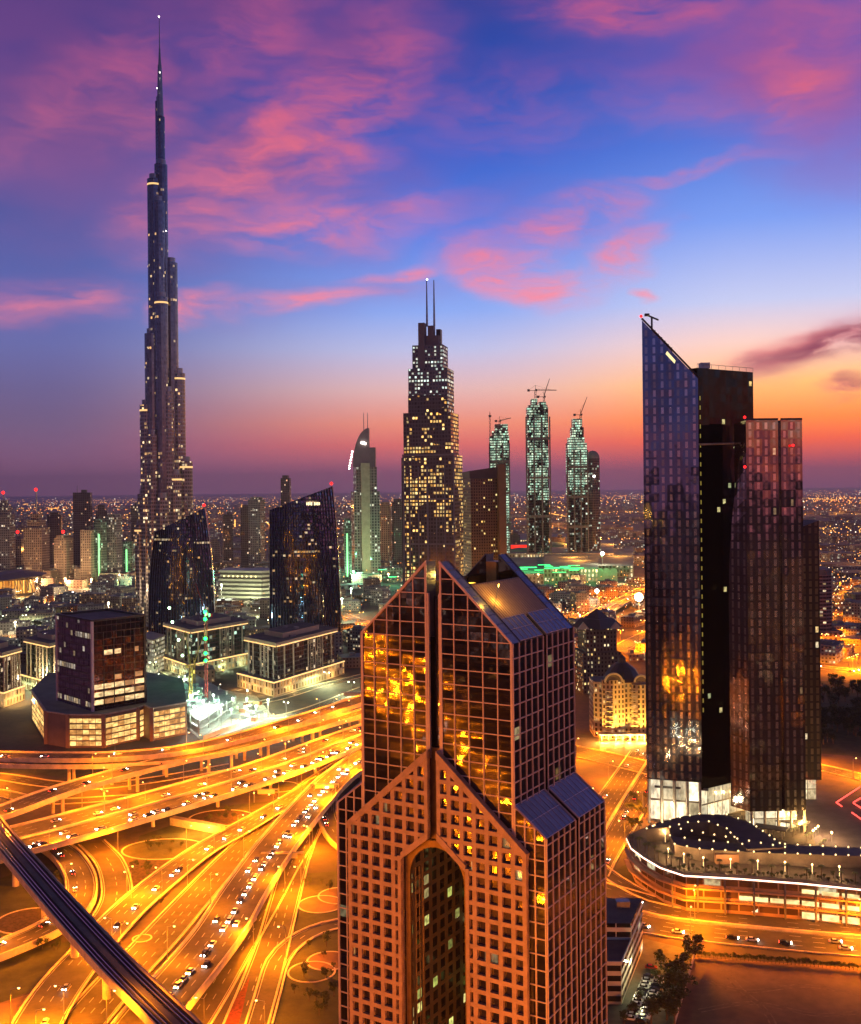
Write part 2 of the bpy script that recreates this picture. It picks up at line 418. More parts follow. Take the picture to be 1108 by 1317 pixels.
def road(key, pts, label, elev=False, lanes=4, barrier=True, lamps=None, median=False, piers=45, kind='road', parapet=1.1, dark=False, lift=.06):
    P_ = catmull([tuple(G(px, py, z)) + (w,) for px, py, z, w in pts]) if not isinstance(pts[0][0], tuple) else catmull([q[0] for q in pts])
    fr = frames(P_); ROADPATHS[key] = fr
    o = fr[0][0]
    mb = MB()
    up = [(p + Vector((0, 0, lift)), n, w, t) for p, n, w, t in fr]
    strip(mb, up, lambda w: -w / 2, lambda w: w / 2, -1.6 if elev else 0, 0)
    root = mb.build('flyover' if elev else kind, [DARKM if dark else ASPH], off=(o.x, o.y, 0))
    tag(root, label, kind='structure')
    if barrier:
        for sd in (-1, 1):
            b = MB(); strip(b, up, lambda w: sd * w / 2 - .35, lambda w: sd * w / 2 + .35, -1.7 if elev else .0, parapet if elev else .45); b.build('barrier', CONC if elev else KERB, root)
    if median:
        b = MB(); strip(b, up, lambda w: -.7, lambda w: .7, 0.005, .9); b.build('median_barrier', CONC, root)
    mk = MB()
    zl = .012
    for sd in (-1, 1):
        strip(mk, up, lambda w: sd * (w / 2 - 1.1) - .14, lambda w: sd * (w / 2 - 1.1) + .14, zl, zl)
        if median: strip(mk, up, lambda w: sd * 1.3 - .14, lambda w: sd * 1.3 + .14, zl, zl)
    # dashed lines on a fine resample
    fine = []
    for i in range(len(up) - 1):
        a, b = up[i], up[i + 1]; k = max(1, int((b[0] - a[0]).length / 3.2))
        for j in range(k):
            t = j / k; fine.append((a[0].lerp(b[0], t), a[1].lerp(b[1], t).normalized(), a[2] + (b[2] - a[2]) * t, a[3]))
    fine.append(up[-1])
    for L in range(1, lanes):
        fr_ = -1 + 2 * L / lanes
        if abs(fr_) < .05 and median: continue
        strip(mk, fine, lambda w: fr_ * (w / 2 - 1.2) - .11, lambda w: fr_ * (w / 2 - 1.2) + .11, zl, zl, dash=(9.6, 3.3))
    mk.build('lane_marking', PAINT, root)
    if elev and piers:
        acc = piers * .5; k = 0
        for i in range(len(fr) - 1):
            acc += (fr[i + 1][0] - fr[i][0]).length
            if acc > piers:
                acc = 0; p, n, w, t = fr[i]
                if p.z > 3.5 and p.y > 340:
                    b = MB(); hh = p.z - 1.7
                    rz = math.atan2(n.y, n.x)
                    for o2 in ((-.22, .22) if w > 14 else (0,)):
                        c = p + n * (o2 * w)
                        b.tube((c.x, c.y, 0), (c.x, c.y, hh - 1.2), 1.0, 1.0, 12)
                    b.box((p.x, p.y, hh - .6), (w * .72, 2.2, 1.2), rz)
                    b.build('pier', CONC, root)
    if lamps:
        sp, sides, kd = lamps[:3]; sp *= 1.6; acc = sp * .6
        for i in range(1, len(fr) - 1):
            acc += (fr[i + 1][0] - fr[i][0]).length
            if acc > sp:
                acc = 0; p, n, w, t = fr[i]
                for sd in sides:
                    if sd == 0: LAMPS.append((p.x, p.y, p.z + lift + .85, math.atan2(n.y, n.x), 2, key))
                    else:
                        q = p + n * (sd * (w / 2 + .1)); LAMPS.append((q.x, q.y, p.z + lift + (parapet if elev else 0.1), math.atan2(-n.y * sd, -n.x * sd), kd, key))
    return root
F1 = 'broad elevated flyover curving past the lit podium, topmost of the interchange'
road('top', [(-60,971,15,17),(60,973,15,17),(150,972,15,17),(245,962,15,17),(345,938,15,18),(465,900,15,18),(560,868,14,18),(640,845,13,18)], F1, True, 4, lamps=(46, (1,), 1), piers=55)
road('top_b', [(-60,979,13,13),(60,982,13,13),(160,981,13,13),(250,973,13,13),(350,950,13,13),(470,915,13,13),(560,884,12,13),(640,862,12,13)], 'lower flyover running close beside the topmost flyover', True, 3, lamps=None, piers=70)
road('second', [(-70,1064,12.5,17),(0,1045,12.5,17),(60,1023,12.5,17),(120,1004,12.5,17),(200,983,12.3,17),(290,962,12,17),(380,940,11.5,17),(468,916,11,17),(560,892,10.5,17)],
     'second flyover rising from the left edge towards the tower', True, 4, lamps=(42, (-1, 1), 1), piers=48)
road('mid_c', [(110,1048,5,14),(180,1035,5,14),(260,1016,5,14),(360,985,5,14),(465,948,5,14),(560,915,5,14)], 'low slip road tucked between the flyovers', True, 3, lamps=(48, (1,), 1), piers=50)
road('main', [(-90,1112,9,42),(0,1086,9,42),(60,1071,9,42),(120,1055,9,42),(200,1033,9,41),(280,1010,9,40),(360,985,9,38),(465,945,9,36),(560,912,9,34),(640,886,9,34)],
     'widest elevated highway with a central barrier crossing the interchange', True, 8, lamps=(38, (-1, 0, 1), 1), median=True, piers=42)
road('diag', [(150,1372,7,20),(190,1312,7,20),(250,1240,7,20),(285,1195,7,20),(315,1146,7,20),(352,1092,7,20),(388,1048,7,20),(430,1003,7,20),(480,965,7,20)],
     'diagonal elevated road with bright barriers climbing past the circle gardens', True, 5, lamps=(30, (-1,), 1), piers=44)
road('slip_a', [(40,1400,.0,17),(95,1330,.0,17),(150,1265,.0,17),(205,1207,.0,17),(256,1150,.0,16),(300,1103,0,15),(350,1056,0,14),(405,1006,0,14),(470,965,0,14)],
     'surface road left of the diagonal elevated road', False, 4, lamps=(40, (-1,), 1))
road('slip_b', [(28,1360,1,17),(56,1304,1,17),(84,1262,1,17),(118,1222,1,16),(160,1176,1,16),(205,1136,1,16),(258,1096,1,15),(310,1066,1,15),(372,1030,1,14),(420,1000,1,14)],
     'wide curving surface road beneath the dark rail viaduct', False, 4, lamps=(34, (-1, 1), 1), lift=.25)
road('right_a', [(205,1372,0,16),(262,1285,0,16),(300,1222,0,16),(338,1160,0,16),(362,1118,0,16),(388,1075,0,18),(420,1030,0,18),(470,985,0,18)],
     'straight surface road right of the diagonal elevated road', False, 4, lamps=(36, (1,), 1))
road('right_b', [(296,1385,0,15),(316,1320,0,15),(334,1268,0,14),(352,1212,0,13),(366,1160,0,13),(380,1110,0,13),(398,1066,0,12)],
     'narrow surface road beside the planted verge', False, 3, lamps=(36, (1,), 1), lift=.14)
road('branch', [(330,1330,0,9),(345,1278,0,9),(358,1236,0,9),(380,1212,0,9),(407,1197,0,9),(440,1188,0,9),(500,1180,0,9)],
     'slip road bending right towards the foot of the gabled tower', False, 2, lift=.2)
road('loop_tower', [(500,950,2,10),(462,975,2,10),(432,1003,2,10),(421,1032,2,10),(424,1058,2,10),(440,1082,2,10),(480,1110,2,10)],
     'curved ramp hugging the left foot of the gabled tower', True, 2, lamps=(40, (-1,), 1), piers=0)
road('loop_left', [(62,1082,3,13),(88,1102,3,13),(104,1130,3,13),(102,1158,3,13),(84,1180,3,13),(50,1200,3,13),(0,1221,3,13),(-50,1240,3,13)],
     'left loop ramp circling the dark round bed', True, 3, lamps=(38, (1,), 1), piers=40)
road('loop_inner', [(118,1085,0,13),(140,1108,0,13),(150,1136,0,13),(149,1160,0,13),(136,1184,0,13),(112,1213,0,13)],
     'short loop ramp joining the wide curving road', False, 2, lamps=(40, (-1,), 1), lift=.5)
road('low_left_a', [(-60,995,0,13),(0,999,0,13),(60,1008,0,13),(120,1012,0,13),(200,1003,0,13),(300,985,0,12)], 'surface road under the top flyovers at the left edge', False, 3, lamps=(46, (1,), 1))
road('low_left_b', [(-60,1010,0,11),(0,1020,0,11),(60,1031,0,11),(150,1027,0,11),(230,1022,0,11)], 'narrow surface road between the second flyover and the widest highway', False, 2, lamps=(46, (-1,), 1), lift=.12)
# right side of the picture
road('square', [(840,968,0,30),(818,1003,0,30),(795,1040,0,30),(770,1085,0,26),(752,1125,0,22)], 'wide sodium lit avenue between the gabled tower and the glass towers', False, 8, median=True, lamps=(34, (-1, 1), 1))
road('cross', [(640,940,0,26),(720,962,0,26),(780,975,0,26),(850,992,0,26)], 'cross street meeting the wide avenue below the arched hotel', False, 6, lamps=(38, (-1, 1), 1), lift=.1)
road('front', [(640,1128,0,30),(720,1140,0,32),(790,1162,0,36),(850,1180,0,38),(950,1192,0,38),(1108,1206,0,38),(1200,1212,0,38)],
     'broad boulevard running below the terrace mall', False, 8, median=True, lamps=(40, (0, 1), 1), lift=.13)
road('front_slip', [(752,1100,0,8),(790,1130,0,8),(840,1156,0,8),(900,1168,0,8)], 'curved slip lane with a pale kerb round the corner lawn', False, 2, lift=.2)
road('far_hwy', [(640,838,8,26),(735,806,8,26),(790,778,8,26),(840,752,8,26),(900,722,8,26),(990,700,8,26)], 'elevated highway leading away to the right behind the glass towers', True, 6, median=True, lamps=(60, (-1, 0, 1), 3), piers=0)
road('far_hwy_b', [(700,868,0,22),(780,842,0,22),(835,815,0,22),(900,790,0,22),(960,775,0,22)], 'surface highway below the far elevated highway', False, 6, lamps=(60, (-1, 1), 3))
road('right_hwy', [(960,858,0,24),(1040,858,0,24),(1108,864,0,24),(1200,872,0,24)], 'highway passing behind the dark park at the right edge', False, 6, median=True, lamps=(45, (-1, 0, 1), 3))
road('right_ring', [(1000,978,0,14),(1040,984,0,14),(1108,1000,0,14),(1180,1022,0,14)], 'bright curved road edging the construction plot', False, 3, lamps=(22, (-1, 1), 1))
road('district', [(0,800,0,14),(80,832,0,12),(200,880,0,12),(330,925,0,12),(470,885,0,12)], 'street threading the office blocks behind the interchange', False, 3, lamps=(60, (1,), 5))
road('district_b', [(190,860,0,11),(300,905,0,11),(420,880,0,11),(470,868,0,11)], 'street in front of the framed office blocks', False, 3, lamps=(60, (1,), 5), lift=.12)
road('district_c', [(440,790,0,16),(470,800,0,16),(520,812,0,16),(600,820,0,16)], 'street right of the tall pleated tower', False, 3, lamps=(50, (1,), 3))
# the avenue in front of the gabled tower, below the frame
road('avenue_near', [((-1500,-170,0,34),),((-1050,-60,0,34),),((-620,40,0,34),),((-260,160,0,34),),((-120,196,0,34),),((0,214,0,34),),((120,220,0,34),),((260,214,0,34),)], 'avenue below the viewpoint seen only in reflections', False, 8, median=True, lamps=(30, (-1, 1), 4))
road('west_loop', [((-330,-260,7,26),),((-420,-60,7,26),),((-560,120,7,26),),((-760,220,7,26),)], 'elevated road west of the viewpoint seen only in reflections', True, 6, lamps=(60, (-1,), 3))
road('avenue_back', [((-400,-160,0,40),),((-150,-120,0,40),),((120,-110,0,40),),((420,-140,0,40),)], 'highway behind the viewpoint seen only in reflections', False, 8, median=True)

# dark rail viaduct
VIA = []
def viaduct():
    pts = [(-40,1020),(0,1073),(40,1120),(80,1166),(120,1210),(160,1252),(200,1291),(240,1330),(290,1380)]
    P_ = catmull([tuple(G(x, y, 15)) + (11.5,) for x, y in pts], 5); fr = frames(P_); VIA.extend(f[0] for f in fr)
    o = fr[0][0]
    root = thing('rail_viaduct', 'dark curved rail viaduct with pale rails crossing the lower left corner', 'viaduct', (o.x, o.y, 0))
    b = MB(); strip(b, fr, lambda w: -w / 2, lambda w: w / 2, -1.8, 0); b.build('deck', mat('track_bed', (.028, .024, .024), .8, 0, .3, .3), root)
    for sd in (-1, 1):
        b = MB(); strip(b, fr, lambda w: sd * w / 2 - .25, lambda w: sd * w / 2 + .25, -2.0, 1.0); b.build('parapet', CONC, root)
    b = MB(); strip(b, fr, lambda w: -1.1, lambda w: 1.1, .01, .35); b.build('walkway', CONC_D, root)
    for o2 in (-3.9, -2.5, 2.5, 3.9):
        rw = .15
        b = MB(); strip(b, fr, lambda w: o2 - rw, lambda w: o2 + rw, .01, .28); b.build('rail', mat('polished_rail', (.62, .58, .56), .22, .9, .1, .3), root)
    for x, y in ((20,1097),(58,1141),(96,1184),(137,1229),(178,1270)):
        p = G(x, y, 15)
        b = MB(); b.tube((p.x, p.y, 0), (p.x, p.y, 10.5), 1.5, 1.5, 14); b.tube((p.x, p.y, 10.5), (p.x, p.y, 12.9), 1.5, 3.6, 14); b.build('pier', CONC, root)
viaduct()

# garden beds, rings and plots between the roads
def ring(px, py, r, w=.9, z=.03, fill=None, ry=None, label=None):
    c = G(px, py)
    pts = [(c.x + r * math.cos(a * math.pi / 24), c.y + (ry or r) * math.sin(a * math.pi / 24)) for a in range(48)]
    ins = [(c.x + (r - w) * math.cos(a * math.pi / 24), c.y + ((ry or r) - w) * math.sin(a * math.pi / 24)) for a in range(48)]
    if fill:
        tag(MB().face([(x, y, z + .06) for x, y in ins]).build('garden_bed', fill, off=(c.x, c.y, 0)), label, kind='structure')
    m = MB()
    for i in range(48):
        j = (i + 1) % 48; q = [(*pts[i], z + .18), (*pts[j], z + .18), (*ins[j], z + .18), (*ins[i], z + .18)]
        m.face(q); m.face([(*pts[i], z), (*pts[j], z), q[1], q[0]]); m.face([(*ins[j], z), (*ins[i], z), q[3], q[2]])
    tag(m.build('path', KERB, off=(c.x, c.y, 0)), label, kind='structure')
ring(211, 1092, 21, 1.0, .02, LAWN, 16); ring(285, 1052, 18, 1.0, .02, PLANTBED, 15)
ring(413, 1163, 10, .7, .02, SAND); ring(438, 1152, 10, .7, .05, SAND)
ring(401, 1250, 9, .7, .02, LAWN); ring(423, 1236, 8.5, .7, .05, SAND); ring(38, 1184, 14, .9, .02, PLANTBED)
ring(183, 1207, 4, .7, .02, SAND); ring(312, 1183, 6, .7, .02, PLANTBED); ring(360, 1012, 12, .8, .02, LAWN)
def plot(pts, m, z=.02, name='verge', label=None):
    q = [G(x, y, z) for x, y in pts]
    tag(MB().face([tuple(v) for v in q]).build(name, m, off=tuple(q[0])), label, kind='structure')
plot([(370,1125),(440,1120),(440,1180),(400,1195),(372,1210),(358,1225)], LAWN)
plot([(350,1290),(372,1215),(440,1195),(440,1330),(345,1330)], LAWN, .016)
plot([(158,1110),(195,1105),(235,1108),(165,1162),(156,1140)], PLANTBED, .03)
plot([(0,1130),(60,1110),(95,1130),(92,1160),(60,1185),(0,1205)], LAWN, .014)
plot([(0,1240),(60,1215),(95,1210),(50,1270),(0,1290)], LAWN, .02); plot([(0,1290),(48,1275),(28,1340),(-20,1360)], SAND, .024)
plot([(205,1350),(262,1300),(300,1245),(320,1205),(310,1195),(250,1265),(180,1330)], LAWN, .024)
plot([(280,1330),(300,1290),(322,1255),(312,1300),(300,1340)], mat('red_planting', (.16, .02, .012), .9, 0, .7, .8, .8), .2, 'planting')
plot([(195,1225),(245,1160),(262,1140),(250,1170),(222,1205)], LAWN, .028)
plot([(0,985),(150,990),(300,975),(350,962),(220,1000),(100,1000),(0,994)], LAWN, .012)
plot([(180,1075),(300,1035),(350,1030),(250,1085),(170,1105)], LAWN, .012)
plot([(893,1231),(1160,1248),(1200,1400),(870,1400),(872,1300)], SAND, .03, 'sand_lot')
plot([(780,1195),(890,1222),(893,1231),(868,1320),(850,1400),(775,1400)], mat('forecourt', (.10, .10, .07), .8, 0, .3, .3), .014, 'forecourt')
plot([(775,1095),(805,1078),(812,1092),(782,1108)], LAWN, .04, 'lawn'); plot([(790,1120),(812,1108),(835,1140),(815,1142)], LAWN, .05, 'lawn')
plot([(700,945),(840,955),(848,1000),(822,1060),(770,1110),(700,1110)], mat('square_paving', (.14, .10, .07), .8, 0, .25, .1), .004, 'pavement')
plot([(1045,990),(1130,1012),(1180,1100),(1050,1088),(1035,1040)], mat('construction_lot', (.085, .06, .075), .9, 0, .3, .1), .02, 'construction_plot')
plot([(1000,872),(1200,885),(1200,980),(1040,968),(1000,960)], LAWN, .02, 'park')

# ================================================================= STREET LAMPS
def lamp_proto(kind):
    hgt, two = {1: (12, False), 2: (13, True), 3: (14, True), 4: (12, True), 5: (12, True)}[kind]
    t = thing('street_lamp', 'street lamp', 'street lamp')
    MB().tube((0, 0, 0), (0, 0, hgt), .17, .09, 8).box((0, 0, .2), (.5, .5, .4)).build('pole', METAL, t)
    arm = MB(); hd = []
    for sg in ((1, -1) if two else (1,)):
        arm.tube((0, 0, hgt - .1), (2.4 * sg, 0, hgt + .5), .07, .05, 6)
        h = MB().box((2.7 * sg, 0, hgt + .55), (1.1, .45, .16)).build('lamp_head', METAL, t)
        r = {1: .42, 2: .42, 3: .62, 4: .42, 5: .6}[kind]
        MB().ball((2.7 * sg, 0, hgt + .55 - .08 - r * .6), r, 8, 5, (1, .8, .65)).build('bulb', SODIUM if kind != 5 else emat('mercury_lamp', (.85, 1, .7), 14), h)
    arm.build('arm', METAL, t)
    pw = {1: 75000, 2: 98000, 3: 145000, 4: 78000, 5: 78000}[kind]
    l = plight((0 if two else 2.7, 0, hgt - 1.4), pw, (1, .235, .002) if kind != 5 else (.8, 1, .55), parent=t, down=(kind != 4))
    if two: l.location.x = .6
    return t
protos = {}
names = {'top': 'on the topmost flyover', 'second': 'on the second flyover', 'mid_c': 'on the low slip road between flyovers', 'main': 'on the widest elevated highway',
 'diag': 'on the diagonal elevated road', 'slip_a': 'along the surface road left of the diagonal road', 'slip_b': 'along the wide curving surface road', 'right_a': 'along the straight surface road right of the diagonal road',
 'right_b': 'beside the planted verge', 'loop_tower': 'on the ramp at the foot of the gabled tower', 'loop_left': 'on the left loop ramp', 'loop_inner': 'on the short loop ramp',
 'low_left_a': 'under the top flyovers at the left edge', 'low_left_b': 'between the second flyover and the widest highway', 'square': 'along the avenue below the arched hotel', 'cross': 'along the cross street by the arched hotel',
 'front': 'along the boulevard below the terrace mall', 'far_hwy': 'on the far elevated highway', 'far_hwy_b': 'below the far elevated highway', 'right_hwy': 'along the highway behind the dark park', 'right_ring': 'along the bright curved road by the construction plot',
 'district': 'in the street threading the office blocks', 'district_b': 'in the street before the framed office blocks', 'district_c': 'in the street right of the pleated tower', 'avenue_near': 'on the avenue below the viewpoint', 'west_loop': 'on the elevated road west of the viewpoint', 'avenue_back': 'on the highway behind the viewpoint'}
for (x, y, z, a, kd, key) in LAMPS:
    if min((v.x - x) ** 2 + (v.y - y) ** 2 for v in VIA) < 140: continue
    if kd not in protos: o = protos[kd] = lamp_proto(kd)
    else: o = copy_tree(protos[kd])
    o.location = (x, y, z); o.rotation_euler = (0, 0, a)
    o['label'] = '%s %sstreet lamp %s' % ('pale green' if kd == 5 else 'orange', 'twin arm ' if kd > 1 else 'single arm ', names[key]); o['group'] = 'street lamps ' + names[key]
NL = len(LAMPS)
# ================================================================= GABLED FOREGROUND TOWER
TH = R(31.5)
U = Vector((math.cos(TH), -math.sin(TH), 0)); Wd = Vector((math.sin(TH), math.cos(TH), 0))
C0 = Vector((.5, 313, 0))
def L2(u, w): p = C0 + U * u + Wd * w; return (p.x, p.y)
DGL = fmat('dark_mirror_glass', glass=(.11, .095, .11), ax=-.1, ay=-.1, p=.0, gmetal=.96, grough=.04, wav=.015)
DGL_LIT = fmat('dark_mirror_glass_few_lit', glass=(.085, .075, .085), ax=.12, ay=.12, p=.012, wall=(.10,.09,.10), wmetal=.96, wrough=.06, gmetal=.96, grough=.04, s=.35, cA=(1,.5,.12), cB=(1,.8,.4), wav=.015)
NOTCHG = fmat('slot_wall', wall=(.20, .13, .08), glass=(.03, .028, .022), ax=.22, ay=.2, p=.17, s=.9, cA=(.6, .75, .12), cB=(1, .75, .3), wrough=.5, gmetal=.4)
BLUEG = mat('blue_roof_glass', (.26, .27, .31), .22, .6, .2, .3)
MULL = mat('pink_mullion', (.46, .36, .37), .4, .2, .12, .5)
def gabled_tower():
    root = thing('gabled_tower', 'granite and mirror glass tower with split gabled top and tall arched slot', 'tower', (C0.x, C0.y, 0))
    hw, D, ze, zr = 25.5, 41.2, 135.0, 157.2
    g1, gd = 2.2, 2.5
    # body: upper (above slot) and lower (with slot)
    def foot(notch_w, notch_d):
        return [L2(u, w) for u, w in [(-hw,0),(-notch_w,0),(-notch_w,notch_d),(notch_w,notch_d),(notch_w,0),(hw,0),(hw,19.4),(hw-2,19.4),(hw-2,21.8),(hw,21.8),(hw,D),(-hw,D)]]
    b = MB(); b.prism(foot(g1, gd), 80, ze, 4.66, 4.3, 0, 1, bottom=True); b.build('glazing', [DGL_LIT, ROOF], root)
    b = MB()
    ft = foot(10.6, 37)
    b.prism(ft, 0, 79.99, 4.66, 4.1, 0, 1); 
    for i in range(len(b.mi)):
        if i in (1, 2, 3): b.mi[i] = 2
    b.build('lower_glazing', [DGL_LIT, ROOF, NOTCHG], root)
    # gables
    for wv, nm in ((0, 'front'), (D - 5, 'back')):
        for sg in (-1, 1):
            b = MB(); tri = [(g1 * sg, ze + .02), (hw * sg, ze + .02), (g1 * sg, zr)]
            if sg < 0: tri = [tri[1], tri[0], tri[2]]
            org = C0 + Wd * (wv + 5); b.ext(tri, org, U, -Wd, 0, 5, 0, (4.66, 4.3), smi=1)
            b.build('gable', [DGL, BLUEG], root)
    # roof slopes: eaves panels, louvres, deck
    for sg in (-1, 1):
        def S(t, w, lift=0):
            u = hw + (g1 - hw) * t; z = ze + (zr - ze) * t
            p = C0 + U * (u * sg) + Wd * w; return Vector((p.x, p.y, z + lift))
        for (w0, w1) in ((5, 19.4), (21.8, D - 5)):
            b = MB(); q = [S(0, w0, .3), S(0, w1, .3), S(.26, w1, .3), S(.26, w0, .3)]
            if sg < 0: q.reverse()
            b.face(q); dn = [v - Vector((0, 0, .8)) for v in q]
            for i in range(4): b.face([q[i], dn[i], dn[(i+1) % 4], q[(i+1) % 4]])
            pn = b.build('eaves_panel', BLUEG, root)
            m = MB(); k = 5
            for j in range(k + 1):
                w = w0 + (w1 - w0) * j / k; m.tube(S(0, w, .36), S(.26, w, .36), .11, n=4)
            for t in (0, .13, .26): m.tube(S(t, w0, .36), S(t, w1, .36), .11, n=4)
            m.build('panel_frame', MULL, pn)
        for (w0, w1) in ((0, 5), (D - 5, D)):
            m = MB()
            for j in range(1, 9): m.tube(S(j / 9, w0, .1), S(j / 9, w1, .1), .12, n=4)
            for w in (w0 + .05, w1 - .05): m.tube(S(0, w, .1), S(1, w, .1), .2, n=4)
            m.build('gable_coping', mat('slate_frame', (.10, .10, .15), .35, .5, .2, .4), root)
        b = MB(); n = 22
        t0, t1 = .27, .70; w0, w1 = 5.2, D - 5.2
        q = [S(t0, w0, -.9), S(t0, w1, -.9), S(t1, w1, -.9), S(t1, w0, -.9)]
        if sg < 0: q.reverse()
        b.face(q)
        lb = MB()
        for j in range(n + 1):
            w = w0 + (w1 - w0) * j / n
            lb.tube(S(t0, w, -.5), S(t1, w, -.5), .34, n=4)
        lb.build('louvre_blades', mat('pink_louvre', (.50, .33, .27), .4, .3, .1, .3), root)
        for t in (t0, t1): b.tube(S(t, w0, -.5), S(t, w1, -.5), .35, n=4)
        # closing wall under the louvres' top edge
        a_, c_ = S(t1, w0, -.9), S(t1, w1, -.9); b.face([a_, c_, c_ - Vector((0, 0, 6)), a_ - Vector((0, 0, 6))])
        lr = b.build('louvre_roof', mat('bronze_louvre', (.30, .17, .06), .35, .55, .25, .2), root)
    b = MB(); zd = 144
    b.face([(*L2(-8, 5), zd), (*L2(8, 5), zd), (*L2(8, D - 5), zd), (*L2(-8, D - 5), zd)]); b.build('roof_deck', ROOF, root)
    b = MB(); p = L2(1, 12); b.box((p[0], p[1], zd + 3), (8, 9, 6), -TH); b.build('plant_room', mat('ochre_plaster', (.45, .33, .08), .7, 0, .2, .4), root)
    b = MB(); p = L2(0, D - 3); b.box((p[0], p[1], zd + 5), (3.6, 5.5, 12), -TH); b.build('ridge_post', BRONZE, root)
    plight((*L2(17, 8.5), zd + 6), 3200, (1, .50, .05), root); plight((*L2(4, 16), zd + 8), 2500, (1, .62, .10), root)
    MB().tube((*L2(17, 5), zd - 1), (*L2(17, 8.2), zd + 6.6), .12, n=5).ball((*L2(17, 8.5), zd + 6.8), .35, 6, 4).build('flood_lamp', METAL, root)  # fixture added to carry the fill light on the louvre roof
    for ch in root.children:
        if ch.type == 'LIGHT': ch.location = ch.location - root.location
    # central channel glass strip
    b = MB(); org = C0 + Wd * (gd - .1); b.ext([(-1.0, 80), (1.6, 80), (1.6, 147), (-1.0, 147)], org, U, -Wd, 0, .3, 0, (2.6, 4.3)); b.build('channel_glass', [DGL], root)
    b = MB()
    for u in (-1.9, 2.0): b.ext([(u - .3, 100), (u + .3, 100), (u + .3, 148), (u - .3, 148)], C0 + Wd * .6, U, -Wd, 0, .8)
    b.build('channel_rib', MULL, root)
    # mullion grid on the front face (upper part)
    sl = (zr - ze) / (hw - g1)
    m = MB(); org = C0
    def zmax(u): return ze + (hw - abs(u)) * sl if abs(u) < hw else ze
    for sg in (-1, 1):
        for i in range(6):
            u = (g1 + (hw - g1) * i / 5) * sg; w = .16 if 0 < i < 5 else .32
            u = u - sg * (.3 if i == 5 else 0) + sg * (.3 if i == 0 else 0)
            m.ext([(u - w, 78.5), (u + w, 78.5), (u + w, zmax(u)), (u - w, zmax(u))], org, U, -Wd, .0, .35)
        z = 79.2
        while z < zr - 3:
            ue = hw if z < ze else hw - (z - ze) / sl
            a_, c_ = sorted((g1 * sg, ue * sg)); m.ext([(a_, z - .14), (c_, z - .14), (c_, z + .14), (a_, z + .14)], org, U, -Wd, 0, .28); z += 4.3
        # raking edge of the gable
        q = [(hw * sg, ze - .4), (hw * sg, ze + .4), (g1 * sg, zr + .4), (g1 * sg, zr - .6)]
        if sg > 0: q = [q[0], q[1], q[2], q[3]]
        else: q = list(reversed(q))
        m.ext(q, org, U, -Wd, 0, .5)
    m.build('mullion_grid', MULL, root)
    # side mullions (right face and left face)
    for sg in (1, -1):
        m = MB(); org = C0 + U * (hw * sg)
        for (w0, w1) in ((0, 19.4), (21.8, D)):
            for j in range(6):
                w = w0 + (w1 - w0) * j / 5; m.ext([(w - .2, 80), (w + .2, 80), (w + .2, ze), (w - .2, ze)], org, Wd, U * sg, 0, .3)
            z = 83.5
            while z <= ze: m.ext([(w0, z - .15), (w1, z - .15), (w1, z + .15), (w0, z + .15)], org, Wd, U * sg, 0, .24); z += 4.3
        m.build('side_mullion_grid', MULL, root)
    # wings
    we, zi, zo = 35.2, 90.0, 82.4
    for sg in (1, -1):
        def top(x, y):
            d = Vector((x, y, 0)) - C0; u = abs(d.dot(U)); return zi + (zo - zi) * (u - hw) / (we - hw)
        for (w0, w1) in ((.05, 19.4), (21.8, D - .05)):
            pl = [L2(hw * sg, w0), L2(we * sg, w0), L2(we * sg, w1), L2(hw * sg, w1)]
            if sg < 0: pl.reverse()
            b = MB(); b.prism(pl, 0, 0, 3.9, 4.3, 0, 1, ztop=top); wg = b.build('wing_glazing', [DGL_LIT, BLUEG], root)
            m = MB()
            def T(t, w, l=.12):
                u = (hw + (we - hw) * t) * sg; p = C0 + U * u + Wd * w; return Vector((p.x, p.y, zi + (zo - zi) * t + l))
            for j in range(8): w = w0 + (w1 - w0) * j / 7; m.tube(T(0, w), T(1, w), .07, n=4)
            for t in (0, .5, 1): m.tube(T(t, w0), T(t, w1), .14 if t != .5 else .1, n=4)
            m.tube(T(0, w0), T(1, w0), .3, n=4); m.tube(T(0, w1), T(1, w1), .3, n=4)
            m.build('panel_frame', MULL, wg)
            # side mullions
            m = MB(); org = C0 + U * (we * sg)
            for j in range(6):
                w = w0 + (w1 - w0) * j / 5; m.ext([(w - .17, 0), (w + .17, 0), (w + .17, zo), (w - .17, zo)], org, Wd, U * sg, 0, .3)
            z = 3.2
            while z <= zo: m.ext([(w0, z - .14), (w1, z - .14), (w1, z + .14), (w0, z + .14)], org, Wd, U * sg, 0, .24); z += 4.3
            m.build('side_mullion_grid', MULL, root)
        b = MB(); pl = [L2((hw) * sg, 19.4), L2((we - 2) * sg, 19.4), L2((we - 2) * sg, 21.8), L2(hw * sg, 21.8)]
        if sg < 0: pl.reverse()
        b.prism(pl, 0, 0, 4, 4, 0, 0, ztop=lambda x, y: top(x, y) - 1.2); b.build('wing_groove', BRONZE, root)
        m = MB(); org = C0 + Wd * .05
        for i in range(4):
            u = (hw + .3 + (we - hw - .6) * i / 3) * sg; zt = zi + (zo - zi) * (abs(u) - hw) / (we - hw)
            m.ext([(u - .2, 0), (u + .2, 0), (u + .2, zt), (u - .2, zt)], org, U, -Wd, 0, .35)
        z = 3.2
        while z < zi:
            ue = we if z < zo else hw + (zi - z) / (zi - zo) * (we - hw)
            a_, c_ = sorted((hw * sg, ue * sg)); m.ext([(a_, z - .17), (c_, z - .17), (c_, z + .17), (a_, z + .17)], org, U, -Wd, 0, .28); z += 4.3
        m.build('mullion_grid', MULL, root)
